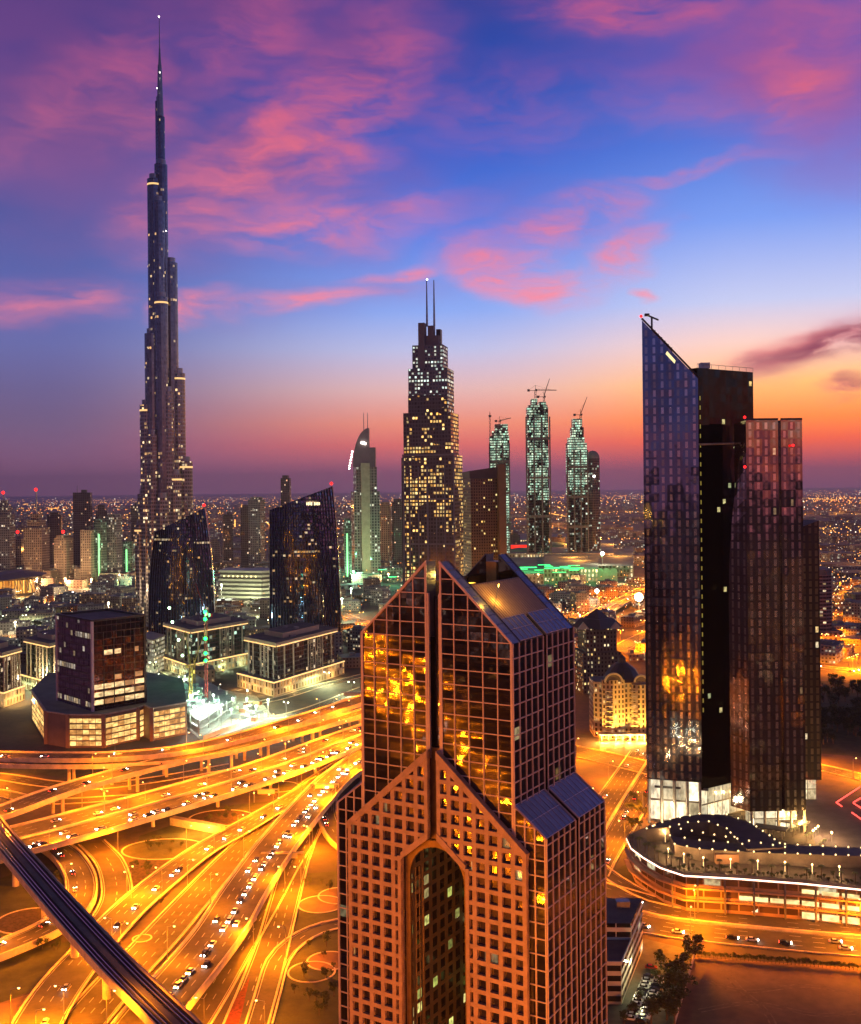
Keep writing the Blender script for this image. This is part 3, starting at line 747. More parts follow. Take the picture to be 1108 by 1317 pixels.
    # granite screen: piers, spandrels, raking copings
    hs, zs, za = 30.0, 78.0, 102.6; gp = 1.5
    oi, zo1, zo2 = 10.9, 69.8, 77.2            # opening half width, top of jamb, top at gap
    sl2 = (za - zs) / (hs - gp); sl3 = (zo2 - zo1) / (oi - gp)
    for sg in (-1, 1):
        m = MB(); org = C0
        def inside(poly):
            # screen outline for this half (in |u|, z)
            q = clip(poly, 1, 0, hs); q = clip(q, -1, 0, -gp)
            q = clip(q, sl2, 1, zs + sl2 * hs) if q else q
            return q
        def cut_open(poly):               # remove the slot region: split in pieces
            if not poly: return []
            right = clip(poly, -1, 0, -oi)
            mid = clip(poly, 1, 0, oi)
            mid = clip(mid, -sl3, -1, -(zo2 + sl3 * gp)) if mid else mid   # z >= zo2 - sl3*(u-gp)
            return [p for p in (right, mid) if p and len(p) > 2]
        def add(poly, d0, d1, mb, cell=None):
            for q in cut_open(inside(poly)):
                qq = [(x * sg, z) for x, z in q]
                if sg < 0: qq.reverse()
                mb.ext(qq, org, U, -Wd, d0, d1, 0, cell)
        cols = [gp + (hs - gp) * i / 7 for i in range(8)] ; cw = cols[1] - cols[0]
        for i, c in enumerate(cols):
            w = .66 if 0 < i < 7 else 1.2
            lo = c - w if i else c; hi = c + w if i < 7 else c
            add([(lo, 0), (hi, 0), (hi, 120), (lo, 120)], .3, 2.0, m)
        z = 0; zz = []
        while z < za: 
            add([(0, z - .64), (40, z - .64), (40, z + .64), (0, z + .64)], .3, 1.97, m); zz.append(z); z += 4.1
        m.build('granite_grid', STONE, root)
        # raking band and slot band
        m = MB()
        rk = [(hs, zs - 2.0), (hs + .25, zs), (gp, za + .3), (gp, za - 2.2)]
        q = [(x * sg, z_) for x, z_ in rk]; q = q if sg > 0 else list(reversed(q)); m.ext(q, org, U, -Wd, .2, 2.25)
        rk = [(gp, zo2), (oi, zo1), (oi, zo1 + 2.0), (gp, zo2 + 2.2)]
        q = [(x * sg, z_) for x, z_ in rk]; q = q if sg > 0 else list(reversed(q)); m.ext(q, org, U, -Wd, .2, 2.22)
        q = [(oi, 0), (oi + 1.1, 0), (oi + 1.1, zo1 + 1), (oi, zo1 + 1)]; q = [(x * sg, z_) for x, z_ in q]; q = q if sg > 0 else list(reversed(q)); m.ext(q, org, U, -Wd, .2, 2.18)
        m.build('granite_band', STONE, root)
        # window panes of the screen, one by one: the upper ones (largest seen) as parts
        cells = []
        for i in range(7):
            for k in range(len(zz)):
                z0 = zz[k]; cells.append((z0, i))
        cells.sort(key=lambda c_: -c_[0]); rest = MB(); cnt = 0
        for z0, i in cells:
            u0 = cols[i]; poly = [(u0, z0), (u0 + cw, z0), (u0 + cw, z0 + 4.1), (u0, z0 + 4.1)]
            tmp = MB(); add(poly, .05, .9, tmp, (cw, 4.1))
            if not tmp.f: continue
            if z0 > 8 and cnt < 50 and z0 < 200: tmp.build('window', [SCRG], root); cnt += 1
            else: add(poly, .05, .9, rest, (cw, 4.1))
        tag(rest.build('window', [SCRG], root), kind='stuff')
    # bronze arched frame in the slot
    m = MB(); ra = 9.2; n = 14; zc = zo1 - 5.0
    prof = [(-ra, 0)] + [(-ra * math.cos(math.pi * k / n), zc + 9.5 * math.sin(math.pi * k / n)) for k in range(n + 1)] + [(ra, 0)]
    for i in range(len(prof) - 1):
        a_, c_ = prof[i], prof[i + 1]
        oa = (a_[0] * 1.18, a_[1] + (2.0 if a_[1] > 1 else 0)); oc = (c_[0] * 1.18, c_[1] + (2.0 if c_[1] > 1 else 0))
        m.ext([oa, a_, c_, oc], C0 + Wd * 1.2, U, -Wd, 0, 1.0)
    for k_, off_ in enumerate((.9, 1.6, 2.3)):
        u = -ra + off_ * 1.0; A = C0 + U * u + Wd * (2 + k_ * .8); m.tube(A, A + Vector((0, 0, zc + 2)), .14, n=5)
    m.build('arch_frame', BRONZE, root)
    b = MB(); q = [(-oi, zo1 - 1), (oi, zo1 - 1), (gp + 1, zo2 + 3), (-gp - 1, zo2 + 3)]
    # panel above the arch, behind the screen
    pts = [(-11, zc)] + [(-ra * math.cos(math.pi * k / n), zc + 9.5 * math.sin(math.pi * k / n)) for k in range(n + 1)] + [(11, zc), (11, 80), (-11, 80)]
    for k in range(n):
        a_ = (-ra * math.cos(math.pi * k / n), zc + 9.5 * math.sin(math.pi * k / n)); c_ = (-ra * math.cos(math.pi * (k + 1) / n), zc + 9.5 * math.sin(math.pi * (k + 1) / n))
        b.ext([a_, c_, (c_[0], 80), (a_[0], 80)], C0 + Wd * 1.5, U, -Wd, 0, .5)
    b.ext([(-2.2, 79), (2.2, 79), (2.2, 103), (-2.2, 103)], C0 + Wd * 1.6, U, -Wd, 0, .4)
    b.build('arch_panel', BRONZE, root)
SCRG = fmat('screen_window_glass', wall=(.05,.04,.04), glass=(.20, .16, .15), ax=-.1, ay=-.1, p=.03, gmetal=.95, grough=.06, s=.5, cA=(1,.5,.15), cB=(1,.8,.4), wav=.03)
gabled_tower()

# ================================================================= RIGHT GLASS TOWERS
BLADE = fmat('blade_panels', wall=(.17, .19, .28), glass=(.50, .42, .42), ax=.33, ay=.17, p=.004, s=.6, wrough=.08, wmetal=.9, gmetal=.85, grough=.14, wav=.025)
BLADE2 = fmat('brown_panels', wall=(.24, .19, .16), glass=(.56, .47, .38), ax=.33, ay=.15, p=.01, s=.5, cA=(1,.55,.15), cB=(1,.9,.5), wrough=.08, wmetal=.92, gmetal=.85, grough=.12, wav=.022)
BLACKG = fmat('black_slab_glass', wall=(.018,.015,.015), glass=(.02,.018,.018), ax=.25, ay=.25, p=.02, prow=.0, s=.8, cA=(1,.65,.2), cB=(.9,1,.5), wmetal=.96, wrough=.04, gmetal=.96, grough=.04, wav=.03, clump=.12)
def beacon(root, loc, r=1.2, m=None):
    o = Vector(loc); return MB().ball(o, r * .9, 10, 6).tube(o - Vector((0, 0, r * 2.5)), o, r * .12, n=5, mi=1).build('beacon', [m or RED_L, METAL], root)
def poly2(ps): return [(p.x, p.y) for p in ps]
def blade_tower():
    A = Vector((113.4, 575, 0)); B = Vector((141, 567.5, 0)); n = Vector((.26, .965, 0))
    root = thing('blade_tower', 'slate blue tower with knife shaped raking top and small pink windows', 'tower', (A.x, A.y, 0))
    A2 = A + n * 20; B2 = B + n * 20
    z0 = 23
    def top(x, y):
        t = (Vector((x, y, 0)) - A).dot((B - A).normalized()) / (B - A).length
        return 267 - 32 * max(0, min(1, t))
    MB().prism(poly2([A, B, B2, A2]), z0, 0, 4.05, 4.6, 0, 1, ztop=top, bottom=True).build('shaft', [BLADE, BLADE], root)
    d = (B - A).normalized(); org = A - n * .02
    m = MB(); q0 = A + Vector((0, 0, 268)); q1 = B + Vector((0, 0, 236)); m.tube(q0 - n * .1, q1 - n * .1, .5, n=4)
    for k in range(6):
        a = q0.lerp(q1, .2 + k * .06) ; m.box((a.x + 1, a.y + 3, a.z - 1), (1.6, 2, 2.4), 0)
    m.build('raking_coping', DARKM, root)
    MB().face([tuple(q0.lerp(q1, .42) + Vector((0, -.6, -6.0))), tuple(q0.lerp(q1, .58) + Vector((0, -.6, -6.2))), tuple(q0.lerp(q1, .60) + Vector((0, -.6, -4.0))), tuple(q0.lerp(q1, .45) + Vector((0, -.6, -3.6)))]).build('sky_window', emat('pale_gold_light', (1, .85, .4), 1.1), root)
    beacon(root, A + Vector((0, 2, 269.5)), .9)
    # maintenance crane on the top
    t = thing('cleaning_crane', 'small dark cleaning crane perched on the knife shaped tower top', 'crane', tuple(A + Vector((6.5, 6, 259))))
    o = A + Vector((6.5, 6, 259))
    MB().tube(o, o + Vector((0, 0, 10.5)), .55, n=6).build('mast', DARKM, t)
    MB().tube(o + Vector((-3.2, 0, 12)), o + Vector((3.6, 0, 9.0)), .5, n=6).build('jib', DARKM, t)
    MB().box(o + Vector((-2.6, 0, 11.8)), (2.4, 1.6, 1.4)).build('winch', DARKM, t)
    # base: glazed lobby with columns
    b = MB(); b.prism(poly2([A + n * 5 + d * 1.5, B + n * 4 - d * .5, B2, A2]), 0, z0 - .05, 7, 11, 0, 0)
    b.build('lobby', fmat('lobby_glass', wall=(.25,.2,.14), glass=(.3,.28,.2), ax=.04, ay=.06, p=1, s=1.5, cA=(1,.8,.45), cB=(1,.9,.62)), root)
    for k in range(5):
        p = A + d * (1 + 6.6 * k) - n * .2; MB().tube((p.x, p.y, 0), (p.x, p.y, z0 - .1), .7, n=10).build('column', CREAM, root)
    b = MB(); c = A + (B - A) * .62 + n * 4.8; b.box((c.x, c.y, z0 - 5), (28, .8, 1.2), math.atan2(d.y, d.x)); b.build('lintel', CONC_D, root)
    plight((A + d * 12 - n * 6 + Vector((0, 0, 6)) - A), 9000, (1, .85, .55), root, 1)
blade_tower()
def slab_tower():
    A = Vector((141.6, 571, 0)); B = Vector((178.5, 596, 0)); n = Vector((-.56, .83, 0))
    root = thing('slab_tower', 'black glass slab tower standing between the knife topped tower and the brown tower', 'tower', (A.x, A.y, 0))
    MB().prism(poly2([A, B, B + n * 22, A + n * 22]), 18, 241, 4.5, 4.3, 0, 1, bottom=True).build('shaft', [BLACKG, ROOF], root)
    M_ = A + (B - A) * .05
    MB().prism(poly2([A - Vector((2, -1.5, 0)), M_ + Vector((0,1,0)), M_ + n * 15, A + n * 15 - Vector((2, 0, 0))]), 228, 236, 4.5, 4.3, 0, 1).build('shoulder', [BLACKG, ROOF], root)
    b = MB()
    for k in range(9):
        p = A + (B - A) * (k / 8); b.tube((p.x, p.y, 241), (p.x, p.y, 243.2), .1, n=4)
    b.tube(A + Vector((0, 0, 243.2)), B + Vector((0, 0, 243.2)), .12, n=4); b.box((A.x + 6, A.y + 9, 243), (5, 5, 3)); b.build('parapet_rail', METAL, root)
    b = MB(); a = A - n * .5; c = B - n * .5; b.tube(a + Vector((0, 0, 200.5)), c + Vector((0, 0, 202)), .5, n=4); b.build('belt_course', CONC, root)
    m = MB(); dd = (B - A).normalized()
    for k in range(34):
        z = 60 + k * 5; p = A + dd * 1.6 - n * .25; m.box((p.x, p.y, z), (.5, .2, 2.2), math.atan2(dd.y, dd.x))
    m.build('stair_window', emat('olive_light', (.7, .6, .1), .3), root)
    MB().prism(poly2([A + dd * 2 + n * 3, B + n * 3 - dd * 2, B + n * 20, A + n * 20]), 0, 17.9, 6, 8.5, 0, 0).build('lobby', MATS['lobby_glass'], root)
    beacon(root, B + Vector((-1.5, -2, 212)), 1.0)
slab_tower()
def brown_tower():
    root = thing('brown_tower', 'brown glass tower with flared left edge and a deep central groove', 'tower', (162, 556, 0))
    K = Vector((162.3, 555, 0)); E = Vector((191.5, 556, 0)); Lf = Vector((158.9, 580, 0)); zt = 212; z0 = 11
    g0 = K + (E - K) * .57; g1 = K + (E - K) * .62
    n = Vector((-.03, 1, 0))
    # front with a groove
    foot = [K, g0, g0 + n * 2.5, g1 + n * 2.5, g1, E, E + n * 26, Lf + Vector((3, 8, 0))]
    MB().prism(poly2([K, g0, g0 + n * 2.5, g1 + n * 2.5, g1, E, E + n * 26, K + n * 26 + Vector((2, 0, 0))]), z0, zt, 3.9, 4.4, 0, 1, bottom=True).build('shaft', [BLADE2, ROOF], root)
    # flared wing on the left: outline curves outward going down
    m = MB(); N = 26
    def off(z):
        t = max(0, min(1, (zt - z) / 95)); return 1 - (1 - t) ** 2 if t < 1 else 1
    lv = [z0 + (zt - 1 - z0) * k / N for k in range(N + 1)]
    def edge(z): o = off(z); return Vector((K.x - .1 + 1.0 * (1 - o) - 6.8 * o, K.y + 2 + 8.5 * o, 0)), Vector((K.x + 2, K.y + 25, 0))
    for k in range(N):
        a, a2 = edge(lv[k]); b, b2 = edge(lv[k + 1]); z1, z2 = lv[k], lv[k + 1]; Kx = Vector((K.x + .02, K.y + .05, 0))
        q = lambda p, z: (p.x, p.y, z)
        wa = (a - Kx).length / 3.9; wb = (b - Kx).length / 3.9
        m.face([q(a, z1), q(Kx, z1), q(Kx, z2), q(b, z2)], 0, [(20 - wa, z1 / 4.4), (20, z1 / 4.4), (20, z2 / 4.4), (20 - wb, z2 / 4.4)])
        m.face([q(a2, z1), q(a, z1), q(b, z2), q(b2, z2)], 0, [(40, z1 / 4.4), (42, z1 / 4.4), (42, z2 / 4.4), (40, z2 / 4.4)])
    m.build('flared_wing', [BLADE2], root)
    for k in range(5):
        p = K.lerp(E, .04 + k * .235) + n * 1; MB().tube((p.x, p.y, 0), (p.x, p.y, z0), .7, n=10).build('column', CREAM, root)
    MB().prism(poly2([K + Vector((4, 6, 0)), E + Vector((-3, 6, 0)), E + Vector((-3, 22, 0)), K + Vector((4, 22, 0))]), 0, z0 - .05, 6, 5.4, 0, 0).build('lobby', MATS['lobby_glass'], root)
    for x, z in ((K.x + 16 * 1.35 + 2, 178 + 52 / 1390 * 556), (K.x - 1.2, 178 + 25 / 1390 * 560), (K.x - 1, 213.5)): beacon(root, (x, 553.5, z), .8)
    m = MB(); m.tube((K.x, K.y, zt), (K.x, K.y, zt + 1.2), .2, n=4)
    m.box(((K.x + g0.x) / 2, K.y + .4, zt + .5), ((g0 - K).length, .6, 1)); m.box(((g1.x + E.x) / 2, K.y + .9, zt + .5), ((E - g1).length, .6, 1)); m.build('parapet', DARKM, root)
brown_tower()
t = thing('side_tower', 'lower dark glass tower tucked behind the right edge of the brown tower', 'tower', (207, 610, 0))
MB().prism(rect(207, 625, 24, 30), 12, 154, 3.6, 4.3, 0, 1, ztop=lambda x, y: 150 + (x - 195) * .35, bottom=True).build('shaft', [fmat('side_panels', wall=(.06,.05,.04), glass=(.28,.2,.13), ax=.27, ay=.15, p=.02, s=.9, wmetal=.5, wrough=.15, gmetal=.7, grough=.12), ROOF], t)
MB().prism(rect(207, 626, 20, 26), 0, 11.9, 5, 6, 0, 0).build('lobby', MATS['lobby_glass'], t)
# ================================================================= TALL TOWERS OF THE SKYLINE
LR = random.Random(11)
def px2m(px, Y): return px * Y / F
def spire_tower():
    Y = 1500; c = P(211.5, 630, Y); root = thing('spire_tower', 'immensely tall stepped spire tower with banded facade at the left', 'skyscraper', (c.x, Y, 0))
    k = Y / F
    def ztop(y): return H + (630 - y) * k + 4
    SP = fmat('spire_facade', wall=(.20,.18,.20), glass=(.15,.13,.15), ax=.12, ay=.26, p=.03, prow=.02, s=1.1, cA=(1,.5,.16), cB=(1,.78,.4), wmetal=.7, wrough=.25, gmetal=.6, grough=.15, clump=.10)
    SP2 = fmat('spire_facade_low', wall=(.27,.23,.22), glass=(.18,.15,.15), ax=.12, ay=.26, p=.12, prow=.03, s=1.6, cA=(1,.5,.16), cB=(1,.8,.45), wmetal=.6, wrough=.3, gmetal=.6, grough=.15, clump=.12)
    tiers = [(-3, 5, 4.6, 129), (0, 2, 5.2, 150), (0, 0, 8.2, 212), (3, -4, 6.4, 214), (-8, -4, 8.6, 232), (-1, -9, 7.8, 262), (-9.6, 5, 9.6, 335), (10.4, 3, 9.0, 338), (2, -13, 8.5, 385),
             (-12.5, -4, 9.6, 430), (18, 5, 9.2, 480), (9, -12, 7, 505), (-20, -3, 9.4, 521), (-10, -14, 8, 560), (26, 5, 9.6, 594), (-26, 4, 9.4, 635), (17, -9, 8, 610), (3, -20, 9, 640), (-30, 4, 9.4, 675), (30, 4, 8, 655)]
    lean = lambda y: 0
    for i, (ox, oy, r, yt) in enumerate(tiers):
        zt = ztop(yt); m = MB(); f = circ(c.x + ox * k, Y + oy * k, r * k, 18)
        zs = max(0, zt - 520); m.prism(f, 0, zt, 3.2, 5.2, 0, 1, uoff=i * 37)
        m.build('tier', [SP2 if yt > 470 else SP, METAL], root)
        m = MB(); m.prism(circ(c.x + ox * k, Y + oy * k, r * k * .7, 14), zt, zt + 7, 4, 4, 0, 0); m.build('tier_cap', METAL, root)
        if yt > 225 and i % 2 == 0:
            m = MB(); m.prism(circ(c.x + ox * k, Y + oy * k, r * k * 1.015, 18), zt - 9, zt - 6.5, 4, 4, 0, 0); m.build('crown_light', emat('tier_gold', (1, .6, .22), 1.1), root)
    m = MB(); m.tube((c.x, Y, ztop(150)), (c.x, Y, ztop(84)), 4.4 * k, 2.6 * k, 12).tube((c.x, Y, ztop(84)), (c.x, Y, ztop(62)), 2.0 * k, .9 * k, 8).tube((c.x, Y, ztop(62)), (c.x, Y, ztop(24)), .75 * k, .35 * k, 6); m.build('spire', METAL, root)
    beacon(root, (c.x, Y - 1, ztop(22)), 1.0, WHITE_L)
    for yy, ox in ((98, 3), (118, -1), (300, 9), (460, -9)): beacon(root, (c.x + ox * k, Y - 12 * k, ztop(yy)), .7, WHITE_L)
spire_tower()

def stepped_tower():
    Y = 1200; k = Y / F; c = P(556, 630, Y); root = thing('stepped_tower', 'stepped stone tower with twin masts and rows of glowing yellow windows', 'skyscraper', (c.x, Y, 0))
    z = lambda y: H + (630 - y) * k
    SG = fmat('stepped_facade', wall=(.085,.06,.06), glass=(.10,.08,.07), ax=.17, ay=.24, p=.36, prow=.22, s=1.9, cA=(1,.46,.08), cB=(1,.74,.28), clump=.085)
    SD = fmat('stepped_side', wall=(.20,.12,.10), glass=(.12,.07,.05), ax=.25, ay=.22, p=.12, s=1.5)
    ST = mat('mauve_stone', (.15, .125, .14), .6, .1, .15, .05)
    SW = fmat('crown_facade', wall=(.13,.11,.12), glass=(.12,.11,.12), ax=.2, ay=.3, p=.3, prow=.2, s=1.4, cA=(.75,1,.9), cB=(1,1,.8))
    rz = -.22
    def blk(x0, x1, ytop, dep, mt, nm='block', y0=None, oy=0, cw=3.4, ch=4.2):
        cx = c.x + ((x0 + x1) / 2 - 556) * k; w = (x1 - x0) * k / (math.cos(rz) + abs(math.sin(rz)) * dep) ; d = w * dep
        MB().prism(rect(cx, Y + 30 + oy, w, d, rz), z(y0) if y0 else 0, z(ytop), cw, ch, 0, 1).build(nm, [mt, ST], root)
    blk(518, 597, 585, .8, SG); blk(519.5, 592.5, 530, .84, SG); blk(526, 586, 507, .84, SG)
    blk(526.5, 586.5, 472, .8, SW, 'crown'); blk(532, 579, 441, .8, SW, 'crown'); blk(540, 571, 428, .7, ST, 'crown'); blk(540, 551, 412, 1.5, ST, 'crown', oy=-8); blk(552.5, 562.5, 415, 1.5, ST, 'crown', oy=-4); blk(563.5, 571.5, 419, 1.6, DARKM, 'crown')
    # pilasters and dark side slab on the front face
    co, si = math.cos(rz), math.sin(rz)
    wF = 79 * k / (co - si * .8); dF = wF * .8
    def fp(u, v): x, y = (u - .5) * wF, -dF / 2 + v; return c.x + 1.5 * k + x * co - y * si, Y + 30 + x * si + y * co
    for (x0, x1, ya) in ((0.0, .035, 585), (.13, .15, 600), (.3, .32, 600), (.46, .5, 600), (.64, .66, 600), (.80, .82, 600), (.97, 1.0, 585)):
        a, b = fp(x0, -1.0), fp(x1, -1.0); a2, b2 = fp(x0, .5), fp(x1, .5)
        MB().prism([a, b, b2, a2], 0, z(ya), 50, 50, 0, 0).build('pilaster', ST, root)
    a, b, a2, b2 = fp(-.02, -.6), fp(.0, -.6), fp(-.02, dF), fp(0, dF)
    MB().prism([a, b, b2, a2], 0, z(588), 9, 9, 0, 0).build('side_fin', DARKM, root)
    for yy in (585, 642, 700): a, b = fp(0, -1.4), fp(1, -1.4); MB().box(((a[0]+b[0])/2, (a[1]+b[1])/2, z(yy)), (wF, 1.0, 2.0), rz).build('cornice', ST, root)
    for x in (549.5, 558.8):
        p = P(x, 412, Y + 28); MB().tube((p.x, p.y, z(415)), (p.x, p.y, z(354)), 1.3, .55, 8).build('mast', METAL, root)
    beacon(root, (P(549.5, 352, Y + 28).x, Y + 28, z(353)), .9, WHITE_L)
stepped_tower()
def bronze_block():
    Y = 1330; k = Y / F; c = P(622, 630, Y); root = thing('bronze_tower', 'bronze slab tower with slanted parapet behind the stepped tower', 'tower', (c.x, Y, 0))
    z = lambda y: H + (630 - y) * k
    BM = fmat('bronze_facade', wall=(.15,.085,.035), glass=(.07,.045,.03), ax=.24, ay=.26, p=.09, s=1.6, cA=(1,.55,.12), cB=(1,.8,.3))
    rz = .22
    MB().prism(rect(c.x, Y, 56 * k * .8, 40, rz), 0, z(616), 3.0, 3.6, 0, 1).build('shaft', [BM, ROOF], root)
    MB().prism(rect(c.x + .2, Y + 4, 56 * k * .82, 34, rz), z(616), 0, 50, 50, 0, 0, ztop=lambda x, y: z(604) + (x - c.x) * .14).build('parapet', mat('dusky_render', (.14, .085, .07), .7, 0, .2, .05), root)
    p = P(645, 600, Y - 22); MB().box((p.x, Y - 24, z(598) / 2), (9, 8, z(598)), rz).build('corner_pier', mat('ochre_pier', (.24, .13, .04), .6, 0, .2, .05), root)
    plight((p.x - c.x - 14, -60, 60), 60000, (1, .5, .1), root, 2)  # fill light added in mid-air to turn the bronze front golden
bronze_block()

def round_top_tower():
    Y = 2300; k = Y / F; c = P(470, 630, Y); root = thing('quarter_dome_tower', 'slim tower with quarter round glass crown and two thin masts', 'tower', (c.x, Y, 0))
    z = lambda y: H + (630 - y) * k
    RM = fmat('dome_tower_facade', wall=(.26,.23,.21), glass=(.08,.08,.08), ax=.2, ay=.2, p=.10, s=1.5, cA=(1,.9,.6), cB=(.9,1,.8))
    MB().prism(rect(c.x, Y, 33 * k, 30 * k, .2), 0, z(631), 6, 6, 0, 1).build('shaft', [RM, CONC_D], root)
    MB().prism(rect(c.x, Y, 27 * k, 26 * k, .2), z(631), z(600), 6, 6, 0, 1).build('shaft', [RM, CONC_D], root)
    MB().prism(rect(c.x + 2, Y - 17 * k, 11 * k, 6 * k, .2), 0, z(595), 60, 60, 0, 0).build('spine', CREAM, root)
    m = MB(); N = 10; x1 = c.x + 6 * k; hh = z(550) - z(600); w = 21 * k
    pr = [(x1, z(600)), ] + [(x1 - w * math.sin(math.pi / 2 * (1 - j / N)), z(600) + hh * math.sin(math.pi / 2 * j / N)) for j in range(N + 1)]
    m.ext(pr, (0, Y + 14, 0), (1, 0, 0), (0, -1, 0), 0, 28); m.build('crown', mat('crown_metal', (.18,.15,.15), .35, .5, .2, .02), root)
    m = MB(); m.prism(rect(x1 + 4 * k, Y, 8 * k, 20 * k), z(600), z(575), 5, 5, 0, 0); m.build('crown', MATS['crown_metal'], root)
    for x in (-1, 4): MB().tube((c.x + x * k, Y, z(552)), (c.x + x * k, Y, z(530)), .9, .6, 5).build('mast', METAL, root)
    for dx, yy in ((-3, 569), (-1, 569), (1, 570)): beacon(root, (c.x + dx * k, Y - 17, z(yy)), 2.6, WHITE_L)
    for j in range(7): beacon(root, (c.x - (15.5 + j * .7) * k, Y - 12, z(580 + j * 3.6)), 1.9, WHITE_L)
round_top_tower()

def sail_tower(nm, label, Y, zt_l, zt_r, xl, xr, bulge, fm, cat='tower'):
    """plan = lens; xl(t), xr(t): photo x of both edges at height fraction t; slanted top"""
    k = Y / F; c = P((xl(0) + xr(0)) / 2, 630, Y); root = thing(nm, label, cat, (c.x, Y, 0)); m = MB(); NU, NV = 18, 16
    def pt(u, v, side):
        zt = zt_l + (zt_r - zt_l) * u ** 1.0; z = zt * v; t = z / max(zt_l, zt_r)
        a, b = P(xl(t), 630, Y).x, P(xr(t), 630, Y).x; x = a + (b - a) * u
        return (x, Y - side * bulge * math.sin(math.pi * (u * .86 + .07)), z)
    for side in (1, -1):
        for i in range(NU):
            for j in range(NV):
                u0, u1, v0, v1 = i / NU, (i + 1) / NU, j / NV, (j + 1) / NV
                q = [pt(u0, v0, side), pt(u1, v0, side), pt(u1, v1, side), pt(u0, v1, side)]
                uv = [(u0 * 24 + (40 if side < 0 else 0), q[0][2] / 4.2), (u1 * 24 + (40 if side < 0 else 0), q[1][2] / 4.2), (u1 * 24 + (40 if side < 0 else 0), q[2][2] / 4.2), (u0 * 24 + (40 if side < 0 else 0), q[3][2] / 4.2)]
                if side < 0: q.reverse(); uv.reverse()
                m.face(q, 0, uv)
    for j in range(NV):
        for u in (0, 1):
            a, b, c2, d = pt(u, j / NV, 1), pt(u, j / NV, -1), pt(u, (j + 1) / NV, -1), pt(u, (j + 1) / NV, 1)
            m.face([a, b, c2, d] if u else [b, a, d, c2], 0, [(80, a[2] / 4.2), (84, a[2] / 4.2), (84, c2[2] / 4.2), (80, c2[2] / 4.2)])
    for i in range(NU): m.face([pt(i / NU, 1, 1), pt((i + 1) / NU, 1, 1), pt((i + 1) / NU, 1, -1), pt(i / NU, 1, -1)], 1)
    m.build('glass_skin', [fm, ROOF], root)
    f = MB()
    for i in range(25):
        u = i / 24
        for j in range(NV):
            a = Vector(pt(u, j / NV, 1)); b = Vector(pt(u, (j + 1) / NV, 1)); nrm = Vector((0, -1, 0))
            f.face([a + Vector((-.35, -.05, 0)), a + nrm * 2.0, b + nrm * 2.0, b + Vector((-.35, -.05, 0))]); f.face([a + nrm * 2.0, a + Vector((.35, -.05, 0)), b + Vector((.35, -.05, 0)), b + nrm * 2.0])
    f.build('fins', mat('navy_fin', (.10, .12, .26), .3, .8, .2, .05), root)
    p = pt(1, 1, 0); beacon(root, (p[0] - 1.5, p[1], p[2] + 3), 2.0); return root
SF = fmat('pleated_glass', wall=(.05,.065,.13), glass=(.09,.12,.26), ax=.08, ay=.3, p=.035, prow=.02, s=.8, cA=(1,.5,.15), cB=(1,.8,.45), wmetal=.9, wrough=.12, gmetal=.95, grough=.08, clump=.16, wav=.05)
zz = lambda y, Y: H + (630 - y) * Y / F
sail_tower('curved_pleated_tower', 'dark pleated glass tower with bulging sides and sloping top before the spire tower', 1250, zz(680, 1250), zz(650, 1250),
           lambda t: 191 + (206 - 191) * max(0, t - .2) ** 2 * 1.6, lambda t: 276 - 15 * max(0, t - .1) ** 2.2, 16, SF)
sail_tower('tall_pleated_tower', 'taller dark pleated glass tower with raking blue top and red beacon', 1200, zz(654, 1200), zz(624, 1200),
           lambda t: 346 + 1.5 * t, lambda t: 437 - 9 * max(0, t - .2) ** 2 * 1.5, 15, SF)
def wr_sign():
    r = [o for o in bpy.data.objects if o.name == 'tall_pleated_tower'][0]
    m = MB(); p = P(395, 648, 1178)
    for k in range(9):
        if k == 4: continue
        m.box((p.x + k * 1.7, 1178, p.z), (1.1, .4, 3.4 if k % 2 else 2.8))
    m.build('sign_light', emat('sign_gold', (1, .8, .4), 2.2), r)
wr_sign()

